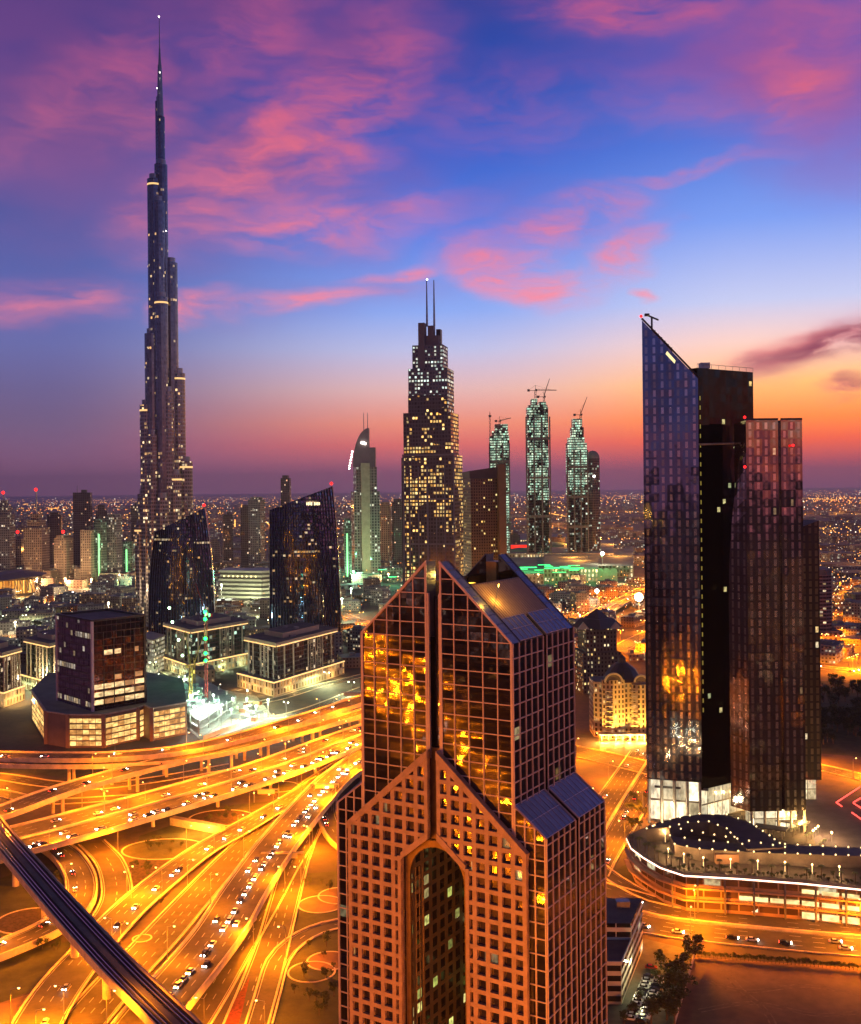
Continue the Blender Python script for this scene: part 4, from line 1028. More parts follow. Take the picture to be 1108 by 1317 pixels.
# towers under construction behind the mall
TCF = fmat('unfinished_floors', wall=(.07,.06,.06), glass=(.05,.05,.05), ax=.10, ay=.24, p=.55, prow=.2, s=1.5, cA=(.5,1,.72), cB=(.9,1,.7), clump=.16)
TCD = fmat('unfinished_dark', wall=(.08,.06,.06), glass=(.04,.035,.04), ax=.12, ay=.24, p=.10, s=1.4, cA=(.7,1,.8), cB=(1,.95,.7), clump=.2)
def crane(label, base, hgt, jib, ang, luff=0, mt=DARKM, scale=1.0, parent_lights=None, counter=.32):
    t = thing('tower_crane', label, 'tower crane', tuple(base)); b = Vector(base); w = 1.0 * scale
    m = MB()
    for sx in (-1, 1):
        for sy in (-1, 1): m.tube(b + Vector((sx * w, sy * w, 0)), b + Vector((sx * w, sy * w, hgt)), .22 * scale, n=4)
    k = max(3, int(hgt / (3 * w)))
    for i in range(k):
        z0, z1 = hgt * i / k, hgt * (i + 1) / k; s1 = 1 if i % 2 else -1
        for sy in (-1, 1): m.tube(b + Vector((-w * s1, sy * w, z0)), b + Vector((w * s1, sy * w, z1)), .14 * scale, n=4); m.tube(b + Vector((sy * w, -w * s1, z0)), b + Vector((sy * w, w * s1, z1)), .14 * scale, n=4)
    m.build('mast', mt, t)
    top = b + Vector((0, 0, hgt)); d = Vector((math.cos(ang) * math.cos(luff), math.sin(ang) * math.cos(luff), math.sin(luff)))
    m = MB(); e = top + d * jib; m.tube(top, e, .3 * scale, n=4); up = Vector((0, 0, 1.8 * scale)); m.tube(top + up, e + up * .3, .2 * scale, n=4)
    kk = 12
    for i in range(kk): m.tube(top.lerp(e, i / kk), (top + up).lerp(e + up * .3, (i + .5) / kk), .12 * scale, n=4); m.tube((top + up).lerp(e + up * .3, (i + .5) / kk), top.lerp(e, (i + 1) / kk), .12 * scale, n=4)
    m.build('jib', mt, t)
    dc = Vector((-math.cos(ang), -math.sin(ang), 0)); ce = top + dc * jib * counter
    m = MB(); m.tube(top, ce, .35 * scale, n=4); m.box(ce, (3 * scale, 2 * scale, 3 * scale), ang); m.build('counterweight', mt, t)
    MB().box(top + Vector((1.2 * scale, -1.2 * scale, .3)), (2 * scale, 2 * scale, 2.6 * scale)).build('cab', mt, t)
    m = MB(); a = top + Vector((0, 0, 7 * scale)); m.tube(top, a, .3 * scale, n=4); m.tube(a, top.lerp(e, .8), .1 * scale, n=4); m.tube(a, ce, .1 * scale, n=4); m.build('apex', mt, t)
    return t
def site_tower(label, x0, x1, steps, Y, mt=TCF, nm='unfinished_tower', dark_to=None):
    k = Y / F; cx = P((x0 + x1) / 2, 630, Y).x; root = thing(nm, label, 'tower', (cx, Y, 0))
    for (a, b, yt) in steps:
        xa, xb = P(a, 630, Y).x, P(b, 630, Y).x; zt = zz(yt, Y); zl = zz(dark_to, Y) if dark_to else 0
        r_ = [((xa + xb) / 2 + (xb - xa) / 2 * math.cos(q * math.pi / 8 + .2), Y + 18 * math.sin(q * math.pi / 8 + .2)) for q in range(16)]
        rr = rect((xa + xb) / 2, Y, (xb - xa) * .96, 34, .0)
        if dark_to: MB().prism(rr, 0, zl, 4.6, 6, 0, 1).build('lower_shaft', [TCD, CONC_D], root)
        MB().prism(rr, zl, zt, 4.6, 6, 0, 1).build('shaft', [mt, CONC_D], root)
    # vertical slots and slab edges
    xa, xb = P(x0, 630, Y).x, P(x1, 630, Y).x; zt = zz(steps[-1][2], Y); m = MB()
    for t in (0, .33, .66, 1): m.box((xa + (xb - xa) * t, Y - 18.5, zt * .47), (3.2, 3, zt * .94))
    for t in range(3): m.box(((xa + xb) / 2, Y - 18.5, zt * (.3 + t * .25)), ((xb - xa) * 1.03, 4, 6))
    m.build('core_wall', CONC_D, root); return root
Y3 = 2600
site_tower('narrow floodlit unfinished tower half hidden by the bronze slab tower', 630, 655, [(637, 654, 547), (633, 655, 556), (630, 656, 562)], Y3)
site_tower('tallest white lit unfinished tower, middle one of three under cranes', 677, 707, [(684, 692, 515), (694, 703, 519), (680, 705, 523), (678, 706, 526)], Y3, dark_to=645)
site_tower('unfinished tower with raking shoulder, rightmost of three under cranes', 729, 755, [(737, 749, 541), (735, 751, 552), (731, 752, 565), (729, 755, 572)], Y3, dark_to=638)
crane('short luffing crane on the narrow floodlit unfinished tower', P(643, 548, Y3), 12, 30, .3, .25, scale=1.6)
crane('tall thin crane standing left of the narrow floodlit tower', P(631, 600, Y3 - 24), 120, 8, 1.2, 1.2, scale=1.6)
crane('flat jib crane on the tallest unfinished tower', P(689, 516, Y3), 26, 52, .1, 0, scale=1.8)
crane('raised luffing crane on the tallest unfinished tower', P(700, 520, Y3 - 4), 18, 46, .2, 1.25, scale=1.8)
crane('raised luffing crane on the tower with the raking shoulder', P(747, 541, Y3), 14, 46, .1, 1.2, scale=1.8)
# round-headed tower beside them
def roundhead():
    Y = 2650; k = Y / F; c = P(763, 630, Y); root = thing('round_headed_tower', 'dim grey tower with rounded head right of the unfinished towers', 'tower', (c.x, Y, 0)); z = lambda y: zz(y, Y)
    m = MB(); m.prism(circ(c.x, Y, 9 * k, 14), 0, z(592), 5, 6, 0, 1, uoff=3); m.ball((c.x, Y, z(592)), 9 * k, 14, 8, (1, 1, 1.15), 1); m.build('shaft', [TCD, ROOFL], root)
    m = MB(); m.prism(circ(c.x - 3, Y - 10, 10 * k, 14), 0, z(632), 5, 6, 0, 1); m.build('lower_shaft', [TCD, ROOFL], root); beacon(root, (c.x, Y - 20, z(615)), 3, WHITE_L)
roundhead()

# skyline of the left and middle distance: (x0, x1, ytop, Y, wall, lit colour, p, crown, beacon y, label)
FAC = {
 'grey': fmat('far_grey', wall=(.17,.16,.16), glass=(.07,.07,.08), ax=.2, ay=.25, p=.10, s=1.1, cA=(1,.7,.35), cB=(1,.95,.75), wrough=.5, gmetal=.3, clump=.2),
 'warm': fmat('far_warm', wall=(.30,.21,.15), glass=(.09,.06,.05), ax=.24, ay=.22, p=.10, s=1.1, cA=(1,.5,.15), cB=(1,.8,.45), gmetal=.3, clump=.2),
 'green': fmat('far_green', wall=(.15,.20,.15), glass=(.06,.10,.08), ax=.18, ay=.2, p=.16, s=1.0, cA=(.4,1,.6), cB=(.95,1,.7), gmetal=.3, clump=.3),
 'dark': fmat('far_dark', wall=(.07,.055,.065), glass=(.05,.04,.05), ax=.2, ay=.25, p=.035, s=1.6, cA=(1,.4,.2), cB=(1,.8,.5), gmetal=.3)}
SKY = [
 (-6,16,632,2250,'grey',('stepped',),622,'pale grey tower with red beacon at the very left edge'),
 (17,29,682,2350,'warm',(),673,'short warm tower with red beacon beside the leftmost tower'),
 (33,61,650,2200,'warm',('stepped',),619,'stone tower with tapering crown and the brightest red beacon'),
 (61,80,652,2500,'dark',(),0,'blunt dark tower right of the tapering stone tower'),
 (71,92,682,2150,'warm',('notch',),674,'lower warm stone tower with a ribbed front'),
 (95,118,624,2450,'dark',('mast',),0,'tall dark purple tower with stepped shoulder'),
 (119,142,640,2500,'dark',('stepped',),0,'dark tower with narrow square head'),
 (104,120,672,2120,'warm',(),0,'warm stone tower with pale edge standing before the dark purple tower'),
 (121,136,662,2140,'green',('peak',),0,'pale green lit tower with small pointed roof'),
 (136,156,656,2160,'grey',('notch',),0,'grey tower with soft rounded corners left of the green strip tower'),
 (157,172,688,2200,'green',(),0,'short tower with bright green strip next to the spire tower'),
 (169,179,642,2300,'dark',(),0,'thin dark tower touching the spire tower'),
 (84,95,700,2600,'grey',(),0,'small grey tower between the warm towers'),
 (285,300,656,2500,'dark',('mast',),0,'small dark tower right of the curved pleated tower'),
 (310,324,648,2400,'dark',(),0,'dark tower with stepped left side, one of a close pair'),
 (320,340,638,2380,'grey',('notch',),0,'taller grey tower of a close pair left of the pleated tower'),
 (362,374,611,2450,'dark',(),0,'isolated dark slab tower rising behind the tall pleated tower'),
 (441,452,668,2100,'green',(),0,'slim green lit tower just right of the tall pleated tower'),
 (488,503,648,2500,'warm',(),0,'reddish tower with small beacons right of the slim masts tower'),
 (504,519,644,2500,'dark',(),0,'dark tower hidden partly by the stepped tower'),
 (655,668,690,3000,'dark',(),0,'low dark block between unfinished towers'),
 (708,728,694,2900,'dark',(),0,'dark low block beside the tallest unfinished tower'),
 (268,283,690,2600,'warm',(),0,'low warm block far behind the curved pleated tower'),
 (345,350,690,2600,'warm',(),0,'narrow warm block left of the tall pleated tower')]
for (x0, x1, yt, Y, st, fx, by, lab) in SKY:
    k = Y / F; a, b = P(x0, 630, Y).x, P(x1, 630, Y).x; w = b - a; cx = (a + b) / 2
    dy0 = -(x0 - CX) * ROLL * 0
    z = zz(yt, Y) + 0; z += (CX - (x0 + x1) / 2) * ROLL * -k
    rz = LR.uniform(-.3, .3); dd = LR.uniform(.6, 1); ww = w / (math.cos(rz) + abs(math.sin(rz)) * dd)
    root = thing('tower_block', lab, 'tower', (cx, Y, 0), 'towers of the distant skyline')
    zt = z
    if 'stepped' in fx:
        zt = z - 20 * k * .9
        MB().prism(rect(cx, Y, ww * .72, ww * dd * .72, rz), 0, z - 8 * k, 4, 5, 0, 1).build('crown', [FAC[st], CONC_D], root)
        MB().prism(rect(cx, Y, ww * .45, ww * dd * .45, rz), 0, z, 4, 5, 0, 1).build('crown', [FAC[st], CONC_D], root)
    MB().prism(rect(cx, Y, ww, ww * dd, rz), 0, zt, 4.4, 5, 0, 1).build('shaft', [FAC[st], CONC_D], root)
    if 'notch' in fx or LR.random() < .5: MB().prism(rect(cx, Y, ww * .6, ww * dd * 1.06, rz), 0, zt + 3.5 * k, 4.4, 5, 0, 1).build('bay', [FAC[st], CONC_D], root)
    else: MB().prism(rect(cx + ww * .1, Y, ww * .3, ww * .3, rz), zt, zt + 6, 9, 9, 0, 0).build('plant_room', CONC_D, root)
    if 'peak' in fx: MB().tube((cx, Y, zt), (cx, Y, zt + 13), w * .4, .3, 4).build('roof', ROOF, root)
    if 'mast' in fx: MB().tube((cx - w * .3, Y, zt), (cx - w * .3, Y, zt + 16), .8, .4, 5).build('mast', METAL, root)
    if by: pz = zz(by, Y) - (CX - (x0 + x1) / 2) * ROLL * k; MB().tube((cx, Y, zt), (cx, Y, pz), 1.5, 1.0, 6).build('mast', METAL, root); beacon(root, (cx, Y - 3, pz), 3.8)
    if st == 'green':
        MB().box((cx, Y - ww * dd * .62, zt * .45), (2.4, 2, zt * .7)).build('light_strip', emat('green_strip', (.3, 1, .35), 1.6), root)

# curved brown building right of the brown tower
def drum():
    Y = 1230; a, b = P(1040, 630, Y).x, P(1075, 630, Y).x; root = thing('drum_building', 'brown round cornered office building beyond the right glass towers', 'building', ((a + b) / 2, Y, 0))
    f = [(a, Y), (b - 12, Y), (b - 4, Y + 5), (b, Y + 14), (b, Y + 34), (a, Y + 34)]
    DF = fmat('drum_facade', wall=(.22,.13,.11), glass=(.08,.05,.05), ax=.04, ay=.3, p=.08, s=1.2)
    MB().prism(f, 0, zz(745, Y), 4, 4, 0, 1).build('shaft', [DF, ROOF], root)
    MB().prism([(x, y) for x, y in f], zz(745, Y), zz(738, Y), 4, 4, 0, 0).build('parapet', CONC_D, root)
    MB().prism([(a - 4, Y - 5), (b + 5, Y - 5), (b + 5, Y + 36), (a - 4, Y + 36)], 0, 13, 6, 6, 0, 1).build('podium', [FAC['warm'], ROOF], root)
drum()
# ================================================================= OFFICE BLOCKS BEHIND THE INTERCHANGE
TR = random.Random(5)
EXCL = []
def excl(x, y, r): EXCL.append((x, y, r))
def corner_poly(L, N, Rr):
    L, N, Rr = Vector(L), Vector(N), Vector(Rr); B = L + Rr - N; return [(N.x, N.y), (Rr.x, Rr.y), (B.x, B.y), (L.x, L.y)]
def scale_poly(p, k, d=0):
    cx = sum(a for a, b in p) / len(p); cy_ = sum(b for a, b in p) / len(p); return [(cx + (a - cx) * k, cy_ + (b - cy_) * k) for a, b in p]
def wall_pts(a, b, t): return (a[0] + (b[0] - a[0]) * t, a[1] + (b[1] - a[1]) * t)
def cube_office():
    zr, zt = 23.0, 86.6
    N = Vector((-241.6, 768, 0)); Rr = Vector((-212.5, 799, 0)); L = Vector((-281.5, 811, 0)); B = L + Rr - N
    root = thing('cube_office', 'maroon glass office cube with pale corner posts on a lit fan shaped podium', 'office building', (N.x, N.y, 0)); excl(-245, 800, 75)
    CG = fmat('maroon_glass', wall=(.05,.03,.035), glass=(.075,.045,.05), ax=.05, ay=.09, p=.0, gmetal=.95, grough=.06, wmetal=.3, wrough=.2, wav=.02)
    LG = fmat('violet_glass', wall=(.07,.045,.07), glass=(.26,.20,.30), ax=.12, ay=.16, p=.05, prow=.10, s=.5, cA=(1,.7,.35), cB=(1,.9,.7), gmetal=.5, grough=.08, wmetal=.2, wrough=.3)
    m = MB(); m.prism([(N.x, N.y), (Rr.x, Rr.y), (B.x, B.y), (L.x, L.y)], zr, zt, 3.9, 4.9, 0, 1)
    m.mi[3] = 2; m.build('shaft', [CG, ROOF, LG], root)
    litm = imat('office_gold', (1, .74, .38), 1.15); litm2 = imat('office_gold_dim', (1, .5, .2), .5)
    d = (Rr - N).normalized(); Lr = (Rr - N).length; nn = Vector((d.y, -d.x, 0)); cnt = 0
    for row, (zb, pr) in enumerate([(27, 1), (32.5, 1), (38, .95), (43.5, .5), (49, 0), (55, 0), (62, .55)]):
        for c in range(5):
            if TR.random() > pr: continue
            x0 = Lr * (.02 + c * .196); x1 = Lr * (.02 + (c + 1) * .196) - .7; sp = TR.random()
            if row in (3, 6): x1 = x0 + (x1 - x0) * TR.uniform(.4, 1)
            MB().ext([(x0, zb), (x1, zb), (x1, zb + 3.5), (x0, zb + 3.5)], N + nn * .05, d, nn, -.4, .03).build('window', litm if sp < .75 else litm2, root)
    m = MB()
    for c in range(6): p = N + d * (Lr * (.015 + c * .195)) + nn * .1; m.box((p.x, p.y, (zr + zt - 8) / 2), (.5, .5, zt - 8 - zr), math.atan2(d.y, d.x))
    m.build('mullion_grid', DARKM, root)
    for p in (N, L, Rr): MB().box((p.x, p.y, (zr + zt) / 2), (1.7, 1.7, zt - zr + .6), .8).build('corner_post', mat('pale_post', (.52, .45, .47), .4, .1, .1, .05) if p is not Rr else DARKM, root)
    m = MB()
    for a, b in ((N, Rr), (Rr, B), (B, L), (L, N)): c = (a + b) / 2; v = b - a; m.box((c.x, c.y, zt + .8), (v.length, 1, 1.6), math.atan2(v.y, v.x))
    m.build('parapet', DARKM, root)
    # podium fan
    pp = [(41,925),(60,957),(88,962),(134,962),(178,952),(186,948),(196,953),(241,944)]
    P0 = [G(x, y) for x, y in pp]; back = [G(236, 908, 0), G(150, 890, 0), G(62, 900, 0)]
    poly = poly2(P0 + back)
    m = MB(); m.prism(poly, 0, zr, 50, 50, 0, 1); m.build('podium', [mat('terracotta_wall', (.26, .16, .09), .7, 0, .15, .2), mat('podium_roof', (.21, .19, .14), .8, 0, .25, .06)], root)
    cf = imat('podium_window_light', (1, .66, .22), 1.35); cf2 = imat('podium_window_light_dim', (1, .5, .14), .8)
    for i, cols in ((0, 2), (2, 5), (3, 5), (6, 6), (4, 1)):
        a, b = P0[i], P0[i + 1]; v = (b - a); Lw = v.length; d = v / Lw; nn = Vector((d.y, -d.x, 0))
        if nn.y > 0: nn = -nn
        for rw in range(5):
            for c in range(cols):
                x0 = Lw * (.05 + .9 * c / cols) + .2; x1 = Lw * (.05 + .9 * (c + 1) / cols) - .2
                MB().ext([(x0, 1.5 + rw * 4), (x1, 1.5 + rw * 4), (x1, 4.5 + rw * 4), (x0, 4.5 + rw * 4)], a, d, nn, -.3, .12).build('window', cf if TR.random() < .75 else cf2, root)
    for i in (1, 2, 3, 4, 5, 6):
        p = P0[i]; MB().box((p.x, p.y - .3, zr / 2 + .4), (2.6, 2.0, zr + .6), 0).build('pier', mat('orange_pier', (.34, .19, .10), .7, 0, .1, .2), root)
    m = MB()
    for i in range(len(P0) - 1): a, b = P0[i], P0[i + 1]; v = b - a; c = (a + b) / 2; m.box((c.x, c.y, zr + .3), (v.length, 1.2, .9), math.atan2(v.y, v.x))
    m.build('podium_parapet', CONC, root)
    p = P0[0].lerp(P0[1], .35); MB().box((p.x - 1.2, p.y - 1.5, 20), (.5, 9, 2.4), math.atan2((P0[1]-P0[0]).y, (P0[1]-P0[0]).x) + math.pi / 2).build('sign_panel', emat('blue_sign', (.25, .5, 1), 1.6), root)
cube_office()
def framed_block(label, L, N, Rr, z=45, podz=12, grow=1.18, glow=1.0, green=False):
    pl = corner_poly(G(*L, z), G(*N, z), G(*Rr, z)); n0 = pl[0]
    root = thing('framed_office_block', label, 'office block', (n0[0], n0[1], 0), 'office blocks with lit cornices')
    cx = sum(p[0] for p in pl) / 4; cy_ = sum(p[1] for p in pl) / 4; excl(cx, cy_, 60)
    OG = fmat('block_glass' + ('_g' if green else ''), wall=(.06,.05,.045), glass=((.05,.10,.08) if green else (.07,.06,.06)), ax=.05, ay=.16, p=.10, prow=.10, s=1.2, cA=(1,.65,.3), cB=((.6,1,.75) if green else (1,.85,.6)), gmetal=.5, grough=.08, clump=.2)
    MB().prism(scale_poly(pl, .94), 0, z, 4, 4, 0, 1).build('shaft', [OG, ROOF], root)
    m = MB(); q = scale_poly(pl, 1.04); m.prism(q, z - 2.2, z + .4, 50, 50, 0, 1, bottom=True); q2 = scale_poly(pl, .6); m.prism(q2, z + .45, z + 5, 50, 50, 0, 1); cn = m.build('cornice', [mat('lit_cornice_stone', (.5, .38, .24), .6, 0, .1, .1), ROOF], root)
    strip_m = emat('cornice_glow', (1, .58, .2), 1.5)
    for a, b in ((q[3], q[0]), (q[0], q[1])):
        v = Vector((b[0]-a[0], b[1]-a[1], 0)); c = ((a[0]+b[0])/2, (a[1]+b[1])/2, z - 2.9)
        MB().box(c, (v.length * .97, .7, .8), math.atan2(v.y, v.x)).build('cornice_light', strip_m, cn)
        for t in (.12, .26, .5, .62, .74, .9):
            p = wall_pts(a, b, t); ctr = Vector((cx, cy_, 0)); pv = Vector((p[0], p[1], 0)); pv = pv + (ctr - pv) * .03
            MB().box((pv.x, pv.y, (z - 3 + podz) / 2), (1.3, 1.3, z - 3 - podz)).build('fin_column', CREAM, root)
        for t in (.56, .68):
            for kz in range(6):
                p = wall_pts(a, b, t); pv = Vector((p[0], p[1], 0)); pv = pv + (Vector((cx, cy_, 0)) - pv) * .03
            m2 = MB()
            for kz in range(7): m2.box((pv.x, pv.y, podz + 2 + kz * 4.2), (4.6, .8, .6), math.atan2(v.y, v.x))
            dv = v.normalized() * 2.2
            for s_ in (-1, 1): m2.box((pv.x + dv.x * s_, pv.y + dv.y * s_, (z - 3 + podz) / 2), (.5, 1.0, z - 3 - podz), math.atan2(v.y, v.x))
            m2.build('ladder_brace', CREAM, root)
    for k in range(7):
        p = wall_pts(wall_pts(q[0], q[1], TR.uniform(.1, .9)), wall_pts(q[3], q[2], TR.uniform(.1, .9)), TR.uniform(.08, .92)); MB().box((p[0], p[1], z + 1.3 + (4.6 if k % 2 else 0)), (TR.uniform(2, 6), TR.uniform(2, 4), TR.uniform(1.4, 2.6)), TR.choice((.6, .75))).build('roof_unit', METAL, root)
    pq = scale_poly(pl, grow); m = MB(); m.prism(pq, 0, podz, 5, 6, 0, 1)
    m.build('podium', [fmat('podium_arcade', wall=(.42,.30,.17), glass=(.12,.08,.04), ax=.26, ay=.2, p=.75, s=.8, cA=(1,.5,.14), cB=(1,.7,.3)), ROOFL], root)
    for a, b in ((pq[3], pq[0]), (pq[0], pq[1])):
        v = Vector((b[0]-a[0], b[1]-a[1], 0)); MB().box(((a[0]+b[0])/2, (a[1]+b[1])/2, podz + .3), (v.length, .9, .9), math.atan2(v.y, v.x)).build('podium_light', strip_m, root)
        nx = Vector((v.y, -v.x, 0)).normalized()
        for t in (.2, .5, .8):
            p = wall_pts(a, b, t); l = plight((p[0] + nx.x * 5 - n0[0], p[1] + nx.y * 5 - n0[1], 4), 5000 * glow, (1, .6, .2) if not green else (.7, 1, .6), root, .6)
framed_block('square office block with lit cornice directly behind the bright building site', (212,801), (246,810), (318,798), green=True)
framed_block('square office block with lit cornice at the foot of the tall pleated tower', (316,819), (356,827), (433,808))
framed_block('square office block with lit cornice left of the maroon cube', (32,821), (64,828), (112,816), green=True)
framed_block('square office block with lit cornice cut by the left edge of the photo', (-52,829), (2,840), (27,833), grow=1.12)
t = thing('gridded_office', 'small pale gridded office between the maroon cube and the framed block', 'office block', tuple(G(200, 862)))
pl = corner_poly(G(178, 862), G(198, 868), G(213, 860)); excl(-250, 1060, 30)
MB().prism(pl, 0, 33, 4.4, 4.2, 0, 1).build('shaft', [fmat('pale_grid', wall=(.30,.26,.2), glass=(.1,.09,.07), ax=.16, ay=.25, p=.8, s=.9, cA=(1,.8,.45), cB=(1,.95,.7)), ROOFL], t)
MB().prism(scale_poly(pl, 1.04), 33.02, 34.2, 9, 9, 0, 0, bottom=True).build('cornice', CREAM, t)
# curved striped building behind
def striped():
    c = G(325, 770); root = thing('striped_building', 'low cream building with wavy lit floor bands between the two pleated towers', 'building', (c.x, c.y, 0)); excl(c.x, c.y, 70)
    b = [(c.x - 52, c.y - 5), (c.x + 20, c.y - 30), (c.x + 42, c.y - 8), (c.x + 42, c.y + 40), (c.x - 52, c.y + 40)]
    MB().prism(b, 0, 48, 6, 6, 0, 1).build('shaft', [mat('dark_wall', (.05, .05, .04), .6, 0, .2, .1), ROOFL], root)  # plain dark wall colour behind the cream floor bands
    for k in range(7):
        q = scale_poly(b, 1.05 - .03 * (k % 2)); MB().prism(q, 3 + k * 7, 6.2 + k * 7, 60, 60, 0, 0, bottom=True).build('floor_band', mat('cream_band', (.45, .44, .33), .6, 0, .1, .1), root)
    for k in range(8): p = wall_pts(b[0], b[1], .1 + k * .11); MB().ball((p[0], p[1] - 3, 39), 1.5, 6, 4).build('balcony_light', emat('balcony_gold', (1, .8, .35), 2), root)
    for dx in (-45, 0, 45): plight((dx, -45, 8), 40000, (.95, 1, .6), root, 1)
striped()

# bright building site
def site():
    z1 = 0
    c = G(245, 925)
    root = thing('building_frame', 'unfinished concrete building frame blazing with white and green floodlights', 'building site', (c.x, c.y, 0)); excl(c.x + 10, c.y, 85)
    L, N, Rr = G(192, 900), G(258, 950), G(312, 912)
    pl = corner_poly(L, N, Rr)
    sl = mat('fresh_concrete', (.30, .32, .29), .7, 0, .25, .2)
    for k, zz_ in enumerate((0.4, 4.6, 8.8)):
        pk = scale_poly(pl, 1 - .06 * k); 
        MB().prism(pk, zz_, zz_ + .5, 50, 50, 0, 0, bottom=True).build('floor_slab', sl, root)
    m = MB()
    for i in range(7):
        for j in range(5):
            p = wall_pts(wall_pts(pl[0], pl[1], j / 4), wall_pts(pl[3], pl[2], j / 4), i / 6)
            q = scale_poly([p] + pl, .88)[0] if False else p
            m.box((p[0] + (c.x - p[0]) * .14, p[1] + (c.y - p[1]) * .14, 6), (.7, .7, 12))
    m.build('column_grid', sl, root)
    m = MB()
    for k in range(26):
        p = wall_pts(wall_pts(pl[0], pl[1], TR.random()), wall_pts(pl[3], pl[2], TR.random()), TR.random())
        MB().box((c.x + (p[0] - c.x) * .8, c.y + (p[1] - c.y) * .8, 9.3 + 1), (TR.uniform(2, 9), TR.uniform(1, 4), TR.uniform(.8, 3)), TR.random() * 3).build('formwork', mat('formwork_panels', (.3, .5, .42), .7, 0, .4, .4), root)
    for i, (x, y, z, pw, col) in enumerate([(205,912,14,50000,(.6,1,.8)), (222,905,15,70000,(.45,1,.7)), (232,925,13,80000,(.85,1,.85)), (250,938,13,110000,(.9,1,.9)), (262,930,13,90000,(.9,1,.9)), (275,922,13,80000,(.85,1,.9)), (285,940,12,60000,(.95,1,.85)), (215,935,12,50000,(.9,1,.85)), (300,925,12,40000,(.9,1,.85))]):
        p = G(x, y); f = thing('floodlight_mast', 'short floodlight mast in the blazing building site', 'floodlight', (p.x, p.y, 0), 'floodlights of the building site')
        MB().tube((p.x, p.y, 0), (p.x, p.y, z + 4), .18, .14, 6).build('mast', METAL, f); MB().ball((p.x, p.y, z + 4.4), .75, 8, 5, (1, .7, .8)).build('lamp_head', TEAL_L if col[0] < .6 else emat('white_flood', (.95, 1, .92), 16), f)
        plight((0, -1.2, z + 3), pw * .34, col, f, .8)
    net = mat('green_netting', (.35, .62, .5), .8, 0, .3, .5)
    for k in range(8):
        A, B = G(190 + k * 9, 886 + k * 2.6), G(197.5 + k * 9, 888 + k * 2.6); v = B - A; f = thing('scaffold_netting', 'bay of pale green scaffold netting along the far side of the building site', 'scaffold', tuple(A), 'netted scaffold bays of the building site')
        MB().box(((A.x+B.x)/2, (A.y+B.y)/2, 7.2), (v.length, .2, 12 + (k % 3)), math.atan2(v.y, v.x)).build('net', net, f)
        m = MB()
        for p in (A, B): m.tube((p.x, p.y - .3, 0), (p.x, p.y - .3, 14), .12, n=5)
        for z_ in (3, 6, 9, 12): m.tube((A.x, A.y - .3, z_), (B.x, B.y - .3, z_), .1, n=5)
        m.build('scaffold_frame', METAL, f)
    for (x, y) in ((200, 900), (225, 908), (248, 915), (298, 935), (318, 920), (330, 930)):
        p = G(x, y); f = thing('floodlight_mast', 'short floodlight mast in the blazing building site', 'floodlight', (p.x, p.y, 0), 'floodlights of the building site')
        MB().tube((p.x, p.y, 0), (p.x, p.y, 13), .16, .12, 6).build('mast', METAL, f); MB().ball((p.x, p.y, 13.4), .7, 8, 5, (1, .7, .8)).build('lamp_head', MATS['teal_flood'], f); plight((0, -1.2, 12), 26000, (.65, 1, .78), f, .8)
    gp_ = [G(x, y, .05) for x, y in ((188, 892), (262, 955), (352, 922), (330, 895), (250, 880))]; tag(MB().face([tuple(q) for q in gp_]).build('site_ground', mat('graded_earth', (.32, .30, .24), .9, 0, .4, .3, .4), off=tuple(gp_[0])), kind='structure')
    hoard = mat('white_hoarding', (.7, .75, .7), .6, 0, .15, .3)
    for (a, b) in (((262,952),(330,925)), ((196,884),(262,902))):
        A, B = G(*a), G(*b); v = B - A; f = thing('site_hoarding', 'white hoarding panel fence along the %s side of the blazing building site' % ('near' if a[0] > 250 else 'far'), 'fence', tuple(A))
        MB().box(((A.x+B.x)/2, (A.y+B.y)/2, 1.6), (v.length, .3, 3.2), math.atan2(v.y, v.x)).build('panel_run', hoard, f)
    for k in range(14):
        p = G(TR.uniform(300, 345), TR.uniform(905, 930)); o = thing('site_cabin', 'small site cabin among the huts right of the blazing frame', 'cabin', (p.x, p.y, 0), 'cabins of the building site'); a = TR.uniform(-.6, -.3)
        MB().box((p.x, p.y, 1.5), (7, 3, 3), a).build('body', [hoard, sl, mat('rust_cabin', (.35, .16, .08), .7, 0, .2, .3)][k % 3], o); MB().box((p.x, p.y, 3.15), (7.4, 3.4, .3), a).build('roof', METAL, o)
site()
REDM = mat('red_crane_paint', (.4, .06, .04), .5, .2, .2, .3); YELM = mat('yellow_crane_paint', (.55, .38, .06), .5, .2, .2, .3)
cr = crane('tall red masted crane hung with green lamps at the building site', G(266, 912), 78, 30, 2.2, .9, REDM, 1.0)
b0 = G(266, 912)
for z in (40, 46, 58, 74, 80):
    beacon(cr, b0 + Vector((0, -1.5, z)), 1.7, GREEN_L)
cr_l = plight((0, -5, 60), 10000, (.1, 1, .35), cr, 2); plight((0, -5, 78), 10000, (.1, 1, .35), cr, 2)
cr = crane('yellow luffing crane beside the red masted crane', G(246, 915), 34, 34, 2.0, 1.0, YELM, 1.0)
cr = crane('yellow luffing crane leaning right over the building site', G(250, 893), 26, 26, 1.0, 1.1, YELM, .9)
for x, y in ((218,782),(222,800),(230,823),(235,843)):
    p = P(x, y, 985); f = thing('crane_lamp_string', 'hanging lamp on a slack cable left of the red crane', 'lamp', tuple(p), 'cable lamps left of the red crane'); MB().ball(p, 1.3, 8, 5).build('bulb', emat('pale_green_lamp', (.6, 1, .6), 9), f); MB().tube(p, p + Vector((1, 0, 7)), .08, n=4).build('cable', DARKM, f)

